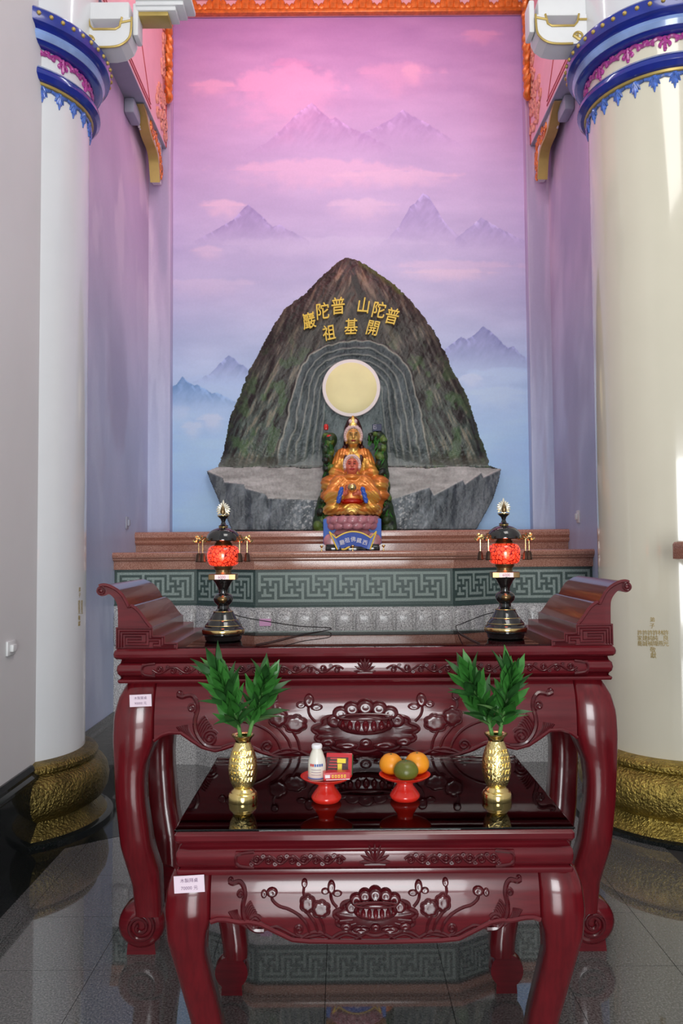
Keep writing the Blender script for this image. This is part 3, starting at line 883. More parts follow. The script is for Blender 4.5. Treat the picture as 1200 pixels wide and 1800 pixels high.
# ---- white bracket arms on the pillar heads ------------------------
for s, pil in ((-1, pl), (1, pr)):
    ax = pil.location.x
    ob_ = Matrix.Translation((-s * (.575 if s < 0 else .63), -.08, 4.752))
    def X(v): return -s * v
    out = [(-.30, .02), (-.05, .0), (.05, .0), (.11, .012), (.155, .045), (.175, .09), (.18, .19), (.12, .19), (.105, .13), (.08, .115), (-.06, .115), (-.08, .14), (-.09, .19), (-.30, .19)]
    b = MB().prism([(X(a), c) for a, c in out], 0, .16, 'y', ob_).build('bracket_arm', M['plaster'], pil, 20, 'white plaster bracket arm')
    lines = [crom([(X(a), -.003, c) for a, c in out[1:7]], 4), [(X(a), -.003, c) for a, c in out[7:13]], [(X(-.30), -.003, .155), (X(-.09), -.003, .155)], [(X(.105), -.003, .155), (X(.18), -.003, .17)]]
    for l_ in lines: MB().tube(l_, .007, 6, ob_).build('gold_outline', M['goldpaint'], b)
    MB().tube([(X(a), -.004, c) for a, c in spiral(-.085, .045, .032, .008, 0, 1.3)], .007, 6, ob_).build('gold_curl', M['goldpaint'], b)
    MB().tube([(X(a), -.004, c) for a, c in [(-.055, .05), (-.10, .02), (-.16, .015), (-.22, .04)]], .009, 6, ob_).build('gold_curl', M['goldpaint'], b)
    MB().box(min(X(.18), X(.215)), max(X(.18), X(.215)), .02, .14, .09, .30, ob_, .01).build('end_block', M['plaster'], b)
    MB().box(min(X(-.30), X(.16)), max(X(-.30), X(.16)), .01, .15, .19, .30, ob_, .008).build('upper_block', M['plaster'], b)
    if s < 0:
        for k in range(4):       # stepped cloud board running toward the middle
            x1_ = .40 + .05 * k
            MB().box(min(X(.20), X(x1_)), max(X(.20), X(x1_)), .03 - .012 * k, .16, .222 + .026 * k, .250 + .026 * k, ob_, .006).build('stepped_board', M['plaster'] if k else M['goldpaint'], b)

# ---- small fittings ----------------------------------------------------
def wall_socket(x, y, plane, s, mat, label, w=.07, h=.10):
    d = CR @ Vector(((x - 600) / F, (900 - y) / F, -1.0)); tt = (plane - CAMP.x) / d.x; P = CAMP + d * tt
    t = thing('wall_socket', label, 'socket', (plane, P.y, P.z))
    x0, x1 = sorted((0, -s * .012)); MB().box(x0, x1, -w / 2, w / 2, -h / 2, h / 2, None, .004).build('cover_plate', mat, t)
    x0, x1 = sorted((-s * .012, -s * .03)); MB().box(x0, x1, -w / 4, w / 4, -h / 4, h / 4, None, .004).build('switch', mat, t)
wall_socket(17, 1139, -XW, -1, M['socket'], 'white socket plate on the plain left wall', .10, .075)
wall_socket(222, 919, -XW, -1, M['socketgrey'], 'grey socket plate on the left cloud mural wall')
wall_socket(1017, 908, XW, 1, M['socket'], 'white socket plate on the right cloud mural wall')
# end of the neighbouring stone ledge at the right edge
P = at(1179, 967, 4.15)
t = thing('stone_ledge', 'rounded red brown stone ledge end at the right edge of the picture', 'ledge', (1.95, 4.0, P.z))
wl_ = 1.95 - P.x
MB().rectlathe([(-.02, -.05), (0, -.045), (.0, -.03), (.0, 0), (.0, .03), (-.008, .042), (-.03, .048)], wl_ / 2, .15, .03, M=Matrix.Translation((-wl_ / 2 - .002, 0, 0))).build('ledge_top', M['pinkstone'], t)
MB().prism([(-.002, -.05), (-wl_ * .85, -.05), (-wl_ * .8, -.075), (-wl_ * .55, -.10), (-wl_ * .45, -.16), (-.002, -.22)], -.13, .13, 'y').build('corbel', M['pinkstone'], t, 20)

# ================================================================== STONE PLINTH (two tiers)
YF, YS = 5.83, 6.12
plan = [(-XW, YS), (-1.20, YS), (-.72, YF), (.72, YF), (1.20, YS), (XW, YS)]
def offpath(path, o):
    out = []
    for i, p in enumerate(path):
        ns = []
        for a, b in ((i - 1, i), (i, i + 1)):
            if a < 0 or b >= len(path): continue
            dx, dy = path[b][0] - path[a][0], path[b][1] - path[a][1]; l = math.hypot(dx, dy)
            ns.append((dy / l, -dx / l))
        if len(ns) == 1: n = ns[0]; k = 1
        else:
            n = (ns[0][0] + ns[1][0], ns[0][1] + ns[1][1]); l = math.hypot(*n); n = (n[0] / l, n[1] / l)
            k = 1 / (n[0] * ns[0][0] + n[1] * ns[0][1])
        if i in (0, len(path) - 1): n = (0, n[1])
        out.append((p[0] + n[0] * o * k, p[1] + n[1] * o * k))
    return out
def sweep(path, prof, T=None):
    rows = []
    for o, z in prof:
        rows.append([(x, y, z) for x, y in offpath(path, o)])
    return MB().sheet(rows, T)
plinth = thing('altar_plinth', 'two tier stone plinth with green fret band under the statues', 'plinth', (0, YS, 0))
TP = Matrix.Translation((0, -YS, 0))
def closeback(mb, z0, z1): return mb
sweep(plan, [(.012, 0), (.012, 1.20), (-.02, 1.20)], TP).build('granite_base', M['greystone'], plinth, 20, 'grey speckled granite lower part')
sweep(plan, [(0, 1.198), (0, 1.476)], TP).build('green_band', M['green'], plinth, 20, 'dark green stone band')
sweep(plan, [(.014, 1.198), (.014, 1.207), (.002, 1.21)], TP).build('band_fillet', M['green'], plinth, 20)
ledge = [(0, 1.474), (.022, 1.474), (.024, 1.49), (.024, 1.535), (.034, 1.54), (.05, 1.548), (.05, 1.556), (.06, 1.56), (.066, 1.566), (.07, 1.578), (.07, 1.592), (.062, 1.603), (.05, 1.606)]
lp = offpath(plan, .05)
m_ = sweep(plan, ledge, TP)
n0 = len(m_.v)
top = [(x, y - YS, 1.606) for x, y in lp] + [(XW, 7.2 - YS, 1.606), (-XW, 7.2 - YS, 1.606)]
m_.add(top, [tuple(range(len(top)))])
m_.build('lower_ledge', M['pinkstone'], plinth, 25, 'red brown polished granite ledge')
plan2 = [(-XW, 6.75), (XW, 6.75)]
m_ = sweep(plan2, [(0, 1.60), (0, 1.665), (.02, 1.67), (.034, 1.685), (.036, 1.70), (.022, 1.708), (.03, 1.714), (.042, 1.728), (.042, 1.756), (.03, 1.772), (.01, 1.776)], TP)
m_.add([(-XW, 6.74 - YS, 1.776), (XW, 6.74 - YS, 1.776), (XW, 7.26 - YS, 1.776), (-XW, 7.26 - YS, 1.776)], [(0, 1, 2, 3)])
m_.build('upper_ledge', M['pinkstone'], plinth, 25, 'red brown polished upper ledge')
# fretwork inlay: 10 x 11 cell unit, pieces stand 2 mm proud of the green band
CELL_Z = (1.452 - 1.236) / 11.0
def fret(cells, cw, th=.003):
    mb = MB()
    for (c0, c1, r0, r1) in cells:
        mb.box(c0 * cw, c1 * cw, -th, .001, 1.452 - r1 * CELL_Z, 1.452 - r0 * CELL_Z)
    return mb
HANG = [(0, 1, 1, 7), (1, 2.9, 4, 5)]
ZIG = [(2, 9, 2, 3), (8, 9, 3, 9), (9, 15, 8, 9), (4, 5, 3, 5), (12, 13, 6, 8)]
RISE = [(6, 7, 4, 10), (4.1, 6, 6, 7)]
for i in range(len(plan) - 1):
    a, b = plan[i], plan[i + 1]
    Ls = math.hypot(b[0] - a[0], b[1] - a[1]); ang = math.atan2(b[1] - a[1], b[0] - a[0])
    nunit = {0: 3, 1: 3, 2: 7, 3: 3, 4: 3}[i]
    mar = 0.02
    cw = (Ls - 2 * mar) / (nunit * 10.0 + 1)
    base = Matrix.Translation((a[0], a[1] - YS, 0)) @ Matrix.Rotation(ang, 4, 'Z') @ Matrix.Translation((mar, -.0005, 0))
    for r in (0, 10):
        fret([(0, nunit * 10 + 1, r, r + 1)], cw).build('fret_rail', M['greenlt'], plinth, 0).matrix_local = base
    mes = {k: fret(c, cw).mesh(k, 0) for k, c in (('fret_hanger', HANG), ('fret_zigzag', ZIG), ('fret_riser', RISE))}
    for u_ in range(nunit):
        for k, me in mes.items():
            if k == 'fret_zigzag' and u_ == nunit - 1:
                me = fret([(2, 9, 2, 3), (8, 9, 3, 9), (4, 5, 3, 5)] + ([(-2, 5, 8, 9)] if nunit == 1 else []), cw).mesh(k, 0)
            o = link(k, me, M['greenlt'], plinth); o.matrix_local = base @ Matrix.Translation((u_ * 10 * cw, 0, 0))
    fret([(1.2, 5, 8, 9), (2, 3, 6, 8)], cw).build('fret_zigzag', M['greenlt'], plinth, 0).matrix_local = base
    fret([(0, 1, 1, 10)], cw).build('fret_hanger', M['greenlt'], plinth, 0).matrix_local = base @ Matrix.Translation((nunit * 10 * cw, 0, 0))
# row of carved granite petals
def petal(w, z0, z1, th):
    rows = []
    n = 12; m = 6
    prof = []
    for j in range(m + 1):
        t = j / m
        sc = math.cos(t * PI / 2)               # inward scale toward the crown of the dome
        d = th * (1 - (1 - t) ** 3)
        ring = []
        for i in range(24):
            a = 2 * PI * i / 24
            ex = 4.5
            cx = math.copysign(abs(math.cos(a)) ** (2 / ex), math.cos(a)); cz = math.copysign(abs(math.sin(a)) ** (2 / ex), math.sin(a))
            ring.append((cx * w / 2 * sc, -d, (z0 + z1) / 2 + cz * (z1 - z0) / 2 * sc))
        rows.append(ring)
    return MB().sheet(rows, None, True)
pme = petal(.132, .88, 1.178, .028).mesh('lotus_petal', 60); pme.materials.append(M['greystone'])
for i in range(len(plan) - 1):
    a, b = offpath(plan, .012)[i], offpath(plan, .012)[i + 1]
    Ls = math.hypot(b[0] - a[0], b[1] - a[1]); ang = math.atan2(b[1] - a[1], b[0] - a[0])
    n = max(1, round(Ls / .139))
    for k in range(n):
        t_ = (k + .5) / n
        o = link('lotus_petal', pme, None, plinth)
        o.matrix_local = Matrix.Translation((a[0] + (b[0] - a[0]) * t_, a[1] + (b[1] - a[1]) * t_ - YS, 0)) @ Matrix.Rotation(ang, 4, 'Z')
P = at(466, 1094, YF - .045)
o = MB().box(-.042, .042, -.001, .001, -.026, .026).build('price_tag', M['pinktag'], None, 0); o.location = P
tag(o, 'small magenta paper tag stuck on the grey petals of the plinth', 'tag')

# ================================================================== ROCK RELIEF ON THE BACK WALL
ROCK = [(384, 822), (396, 785), (403, 738), (422, 696), (433, 663), (457, 617), (480, 575), (501, 542), (534, 519), (557, 495), (583, 470), (606, 453), (634, 460), (662, 479), (690, 498), (713, 521), (737, 547), (760, 579), (781, 617), (795, 654), (821, 696), (832, 733), (849, 785), (860, 819)]
SLAB = [(366, 829), (384, 822), (860, 819), (877, 825), (872, 850), (862, 880), (853, 897), (843, 915), (834, 931), (410, 933), (401, 911), (391, 890), (382, 869), (372, 846)]
FRONTEDGE = [(366, 829), (394, 841), (397, 849), (431, 852), (434, 860), (468, 869), (473, 877), (564, 880), (617, 884), (685, 880), (760, 872), (752, 858), (814, 853), (810, 845), (846, 841), (842, 833), (877, 826)]
def polymask(poly, x, y):
    ins = np.zeros(x.shape, bool); n = len(poly)
    dist = np.full(x.shape, 1e9)
    for i in range(n):
        x0, y0 = poly[i]; x1, y1 = poly[(i + 1) % n]
        c = ((y0 > y) != (y1 > y)) & (x < (x1 - x0) * (y - y0) / (y1 - y0 + 1e-12) + x0)
        ins ^= c
        dx, dy = x1 - x0, y1 - y0; t = np.clip(((x - x0) * dx + (y - y0) * dy) / (dx * dx + dy * dy + 1e-9), 0, 1)
        dist = np.minimum(dist, np.hypot(x - x0 - t * dx, y - y0 - t * dy))
    return ins, dist
nu, nv = 400, 380
x0p, x1p, y0p, y1p = 360, 884, 448, 936
gx, gy = np.meshgrid(np.linspace(x0p, x1p, nu), np.linspace(y1p, y0p, nv), indexing='xy')
jx = gx + 5 * (fbm(gx / 6, gy / 6, 71, 3) - .5); jy = gy + 5 * (fbm(gx / 6, gy / 6, 72, 3) - .5)
i1, d1 = polymask(ROCK, jx, jy); i2, d2 = polymask(SLAB, gx, gy)
inside = i1 | i2
dd = np.where(inside, np.maximum(np.where(i1, d1, 0), np.where(i2, d2, 0)), 0)
# cave arch coordinate: 1 at the rim, 0 on the axis
hw = np.where(gy < 700, 106, 106 + (gy - 700) * .24)
cxv = 622.0
wob = 1 + .10 * (fbm(gx / 26, gy / 34, 81, 3) - .5)
qa = np.where(gy < 700, np.sqrt(((gx - cxv) / 106) ** 2 + ((gy - 700) / 98.0) ** 2), np.abs(gx - cxv) / hw) * wob
slabtop_y = np.interp(gx, [p[0] for p in sorted(FRONTEDGE)], [p[1] for p in sorted(FRONTEDGE)])
back_y = 815 + 10 * np.cos((gx - 620) / 255 * PI / 2) * 0 + 6 * (fbm(gx / 30, gx * 0, 3) - .5)
ontop = (gy > back_y + 8) & (gy < slabtop_y)
face = gy >= slabtop_y
cavein = (qa < 1) & (gy < 818)
# --- relief depth (metres proud of the wall)
dep = .075 * (1 - np.exp(-dd / 22.0))
dep = dep + .030 * (fbm(gx / 24 + gy / 60, gy / 44, 91, 5) - .5) * sstep(0, 14, dd)
dep = np.where(cavein, dep - .05 * sstep(1.0, .35, qa), dep)
for r_ in (1.0, .88, .77, .67, .57, .47):
    dep = dep + .006 * np.exp(-((qa - r_) / .018) ** 2) * (gy < 815)
dep = np.where(ontop, .06 + .05 * np.clip((gy - back_y) / 50, 0, 1), dep)
dep = np.where(face, .11 + .03 * (fbm(gx / 16, gy / 60, 93, 4) - .5), dep)
dep = np.clip(dep, .006, .2) * np.where(inside, 1, 0)
# --- pigment
n1 = fbm(gx / 16, gy / 20, 101, 5); n2 = fbm((gx - 617) / 9, gy / 36, 102, 5); n3 = fbm(gx / 4, gy / 5, 103, 3)
ang = np.where(gx < 617, 1, -1)
st = fbm((gx * 1.0 + ang * gy * .5) / 6, (gy - ang * gx * .4) / 42, 104, 5) * .75 + .25 * fbm((gx + ang * gy * .3) / 2.5, gy / 20, 105, 3)
c = np.zeros(gx.shape + (3,)) + np.array([84, 80, 74.])
c = blend(c, (94, 72, 62), sstep(600, 470, gy) * .85)
c = blend(c, (78, 92, 84), sstep(600, 760, gy) * .8)
c = blend(c, (46, 40, 36), sstep(.54, .36, st) * .85)
c = blend(c, (150, 138, 118), sstep(.54, .68, st) * .6)
c = blend(c, (150, 112, 92), sstep(.56, .74, st) * sstep(560, 470, gy) * .5)
c = blend(c, (80, 104, 70), sstep(.50, .66, n1) * sstep(560, 660, gy) * (qa > 1.05) * .65)
c = blend(c, (52, 48, 40), sstep(22, 2, d1) * i1 * .45)
c = blend(c, (92, 100, 48), sstep(12, 2, d1) * i1 * (gx > 630) * (gy < 520) * .7)
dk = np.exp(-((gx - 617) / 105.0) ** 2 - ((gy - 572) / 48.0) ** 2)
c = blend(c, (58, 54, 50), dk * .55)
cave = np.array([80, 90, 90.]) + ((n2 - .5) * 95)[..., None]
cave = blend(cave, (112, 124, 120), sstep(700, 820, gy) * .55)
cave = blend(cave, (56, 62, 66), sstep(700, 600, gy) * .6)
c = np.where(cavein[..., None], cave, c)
lc = (gy < 822)
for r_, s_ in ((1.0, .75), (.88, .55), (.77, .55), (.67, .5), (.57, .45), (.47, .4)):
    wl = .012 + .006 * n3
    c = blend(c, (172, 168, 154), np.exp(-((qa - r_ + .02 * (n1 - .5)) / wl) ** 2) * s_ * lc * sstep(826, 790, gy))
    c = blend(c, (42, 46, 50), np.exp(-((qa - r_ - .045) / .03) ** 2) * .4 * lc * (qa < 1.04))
tp = np.array([150, 148, 144.]) + ((fbm(gx / 30, gy / 7, 111, 4) - .5) * 60)[..., None] + ((n3 - .5) * 18)[..., None]
c = np.where((ontop & inside)[..., None], tp, c)
c = blend(c, (150, 150, 144), sstep(790, 824, gy) * (gy < back_y + 9) * i1 * .55)
fc = np.array([98, 106, 110.]) + ((fbm(gx / 11 + gy / 30, gy / 26, 121, 5) - .5) * 120)[..., None] + ((n3 - .5) * 50)[..., None]
fc = blend(fc, (64, 70, 74), sstep(.5, .3, fbm(gx / 20 + gy / 22, gx / 300, 122, 3)) * .6)
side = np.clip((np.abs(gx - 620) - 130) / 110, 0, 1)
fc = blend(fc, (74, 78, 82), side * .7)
glint = sstep(.56, .74, fbm(gx / 2.6, gy / 2.6, 131, 2)) * sstep(150, 60, np.abs(gx - 620)) * .7  # pale sparkle of the glossy slab, painted on near its middle
fc = blend(fc, (206, 206, 202), glint)
c = np.where((face & inside)[..., None], fc, c)
c = np.clip((c - 88) * 1.28 + 82, 8, 255)
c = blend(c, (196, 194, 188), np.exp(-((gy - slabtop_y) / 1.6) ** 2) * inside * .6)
cl = np.clip(lin(np.clip(c, 0, 255)) * 1.1, 0, .9)
# world positions on the wall
o00 = np.array(at(x0p, y1p, YB)); 
Pw = np.zeros(gx.shape + (3,))
for j in range(nv):
    A = at(x0p, float(gy[j, 0]), YB); B = at(x1p, float(gy[j, 0]), YB)
    tt = np.linspace(0, 1, nu)
    Pw[j, :, 0] = A.x + (B.x - A.x) * tt; Pw[j, :, 2] = A.z + (B.z - A.z) * tt
Pw[..., 1] = YB - .002 - dep
Pw[..., 2] = np.maximum(Pw[..., 2], 1.777)
RO = np.array((at(617, 931, YB).x, YB, 1.777))
Fq = gridfaces(nu, nv)
keep = inside.ravel()[Fq].sum(1) >= 2
Fq = Fq[keep]
used = np.unique(Fq); mp = np.full(nu * nv, -1); mp[used] = np.arange(len(used))
Vr = (Pw.reshape(-1, 3) - RO)[used]
rim = ~inside.ravel()[used]; Vr[rim, 1] = -.001
rock = thing('rock_relief', 'painted rock mountain with an arched cave on the mural', 'relief', RO)
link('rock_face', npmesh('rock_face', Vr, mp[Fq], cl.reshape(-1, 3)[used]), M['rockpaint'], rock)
P = Vector(at(617, 685, YB)) - Vector(RO); rm = 51.0 * YB / F
MB().lathe([(rm, 0), (rm, .022), (rm * .985, .028), (rm * .84, .030)], 64, Matrix.Translation((P.x, -.055, P.z)) @ Matrix.Rotation(PI / 2, 4, 'X')).build('moon_rim', M['moonrim'], rock, 30, 'pale rim of the full moon')
MB().lathe([(rm * .90, .026), (rm * .86, .0325), (rm * .5, .034), (0, .0345)], 64, Matrix.Translation((P.x, -.055, P.z)) @ Matrix.Rotation(PI / 2, 4, 'X')).build('moon_disc', M['moon'], rock, 60, 'yellow full moon')
# gilded characters following the arch
CH = [('巖', 543, 564, 29, 14), ('陀', 567, 547, 30, 9), ('普', 594, 538, 31, 6), ('山', 639, 537, 29, -4), ('陀', 666, 545, 30, -8), ('普', 689, 556, 30, -12),
      ('祖', 578, 585, 28, 12), ('基', 617, 574, 29, 2), ('開', 655, 577, 28, -10)]
for ch, x, y, s_, rot in CH:
    P = Vector(at(x, y, YB - .10)) - Vector(RO)
    sh = Matrix.Identity(4); sh[0][1] = .10
    Mx = Matrix.Translation(P) @ UP @ Matrix.Rotation(math.radians(rot), 4, 'Z') @ sh
    letter(ch, s_ * (YB - .1) / F * .98, Mx @ Matrix.Diagonal((.86, 1.08, 1, 1)), M['yellowgold'], rock, 'gilded_character', .013)

# ================================================================== TABLES
def interp(pts, z):
    return float(np.interp(z, [p[0] for p in pts], [p[1] for p in pts]))
class Table:
    """carved altar table: local origin on the floor under its middle, front is -Y."""
    def __init__(self, t, hx, hd, zt, zap, OUT, INN, cont, cx, s, ytop, kx, carve_map, tagname):
        self.t = t; self.hx = hx; self.hd = hd; self.zap = zap
        self.OUT = sorted(OUT); self.INN = sorted(INN); self.cont = cont; self.cm = carve_map
        self.bx = max(o for _, o in OUT)
    def out(self, z): return interp(self.OUT, z)
    def d(self, z): return self.hd + (self.out(z) - self.bx)
    def front(self, x, z, o=0.0): return Vector((x, -self.d(z) - o, z))
    def zb(self, x): return float(np.interp(abs(x), [p[0] for p in self.cont], [p[1] for p in self.cont]))
    def apron(self):
        xe = self.cont[-1][0]
        xs = np.linspace(-xe, xe, 121); n = 18; th = .028
        A = []; B = []
        for j in range(n + 1):
            ra = []; rb = []
            for x in xs:
                z = self.zap + (self.zb(x) - self.zap) * j / n
                ra.append(self.front(x, z)); rb.append(self.front(x, z, -th))
            A.append(ra); B.append(rb)
        mb = MB(); mb.sheet(A); mb.sheet(B[::-1]); mb.sheet([A[-1], B[-1]]); mb.sheet([B[0], A[0]])
        mb.sheet([[r[0] for r in A], [r[0] for r in B]]); mb.sheet([[r[-1] for r in A], [r[-1] for r in B]])
        mb.build('front_apron', M['wood'], self.t, 40)
        # bead along the shaped lower edge
        MB().tube([self.front(x, self.zb(x) + .006, .002) for x in np.linspace(-xe, xe, 141)], .0075, 6).build('apron_bead', M['wood'], self.t)
        # side and back aprons, simpler curve
        ye = self.hd - (self.bx - xe)
        for s in (-1, 1):
            rows = []; rb = []
            for j in range(11):
                r1 = []; r2 = []
                for y in np.linspace(-ye, ye, 25):
                    u = abs(y) / ye; zb = self.cont[0][1] + .03 + (self.cont[-1][1] - self.cont[0][1]) * u ** 3
                    z = self.zap + (zb - self.zap) * j / 10
                    r1.append((s * self.out(z), y, z)); r2.append((s * (self.out(z) - th), y, z))
                rows.append(r1); rb.append(r2)
            m2 = MB(); m2.sheet(rows); m2.sheet(rb[::-1]); m2.sheet([rows[-1], rb[-1]])
            m2.build('side_apron', M['wood'], self.t, 40)
        m2 = MB().box(-xe, xe, self.hd - .05, self.hd - .02, self.cont[0][1], self.zap); m2.build('back_apron', M['wood'], self.t, 30)
    def legs(self, fz, fr, fx):
        zs = [z for z, _ in self.OUT]
        z0 = fz; z1 = self.zap
        for sx in (-1, 1):
            for sy in (-1, 1):
                mb = MB(); rows = []
                for k in range(33):
                    z = z0 + (z1 - z0) * k / 32
                    o, i = self.out(z), interp(self.INN, z)
                    w = o - i; dd = self.d(z); c = min(.02, w * .2)
                    X0, X1, Y0, Y1 = i, o, dd - w, dd
                    ring = [(X0 + c, Y0), (X1 - c, Y0), (X1, Y0 + c), (X1, Y1 - c * 1.6), (X1 - c * .5, Y1 - c * .5), (X1 - c * 1.6, Y1), (X0 + c * .6, Y1), (X0, Y1 - c * .6), (X0, Y0 + c)]
                    rows.append([(sx * a, sy * b, z) for a, b in ring])
                mb.sheet(rows, None, True)
                mb.add(rows[0], [tuple(range(9))]); mb.add(rows[-1], [tuple(range(9))])
                leg = mb.build('leg', M['woodleg'], self.t, 50)
                # scrolled foot
                zc = fr + .02
                yb = self.d(.12) - .012
                yf = sy * yb; wd = fr * 1.15
                Tm = Matrix.Translation((sx * fx, yf, zc + .004)) @ Matrix.Rotation(-sy * PI / 2, 4, 'X')
                f = MB().lathe([(0, -.004), (fr * .5, 0.0), (fr * .82, -.006), (fr * .97, -.02), (fr, -.04), (fr, -wd + .02), (fr * .95, -wd), (0, -wd)], 36, Tm)
                f.build('scroll_foot', M['wood'], leg, 40)
                sp = spiral(0, 0, fr * .66, fr * .10, PI / 2, 1.9 * sx, 44)
                MB().tube([(sx * fx + a, yf - sy * -.004, zc + .004 + b) for a, b in sp], fr * .085, 7).build('foot_spiral', M['carve'], leg)
                yy = sorted((yf - sy * .02, yf - sy * (wd - .012)))
                w0 = fr * .62
                MB().prism([(sx * fx - w0, 0), (sx * fx + w0, 0), (sx * fx + w0 * .92, .05), (sx * fx + w0 * 1.1, .085), (sx * fx - w0 * 1.1, .085), (sx * fx - w0 * .92, .05)], yy[0], yy[1], 'y').build('foot_block', M['wood'], leg, 30)
    # carving helpers: strokes in the altar apron's own drawing (photo pixels of the left half)
    def C(self, x, y):
        return self.cm(x, y)
    def relief(self, name, strokes, fill=(), split=False):
        if split:
            for q in strokes: self.relief(name, [q])
            for q in fill: self.relief(name, [], [q])
            return
        for mir in (1, -1):
            mb = MB()
            for pts, r in strokes:
                P = []
                for p in pts:
                    X, z = self.cm(p[0], p[1]); P.append(self.front(mir * X, z, .0))
                mb.tube(P, r, 6)
            for (poly, h) in fill:      # domed patches
                self.dome(mb, poly, h, mir)
            mb.build(name, M['carve'], self.t, 50)
    def dome(self, mb, poly, h, mir=1):
        P = [self.cm(a, b) for a, b in poly]
        cx = sum(p[0] for p in P) / len(P); cz = sum(p[1] for p in P) / len(P)
        rows = []
        for t, k in ((1.0, 0.0), (.97, .55), (.85, .85), (.6, 1.0), (.3, .92)):
            rows.append([self.front(mir * (cx + (x - cx) * t), cz + (z - cz) * t, h * k) for x, z in P])
        mb.sheet(rows, None, True)
        n = len(mb.v); mb.add(rows[-1], [tuple(range(len(P)))])

def scallop(cx, cy, rx, ry, n, amp, m=None, a0=0.0):
    out = []
    m = m or n * 6
    for i in range(m):
        a = 2 * PI * i / m
        k = 1 - amp * abs(math.sin((a - a0) * n / 2)) ** .5 * 0 - amp * (1 - abs(math.sin((a - a0) * n / 2)))
        out.append((cx + rx * k * math.cos(a), cy + ry * k * math.sin(a)))
    return out
def arc(cx, cy, rx, ry, a0, a1, n=12):
    return [(cx + rx * math.cos(a0 + (a1 - a0) * i / n), cy + ry * math.sin(a0 + (a1 - a0) * i / n)) for i in range(n + 1)]
def cr2(pts, n=5):
    return [(p.x, p.y) for p in crom([Vector((a, b, 0)) for a, b in pts], n)]

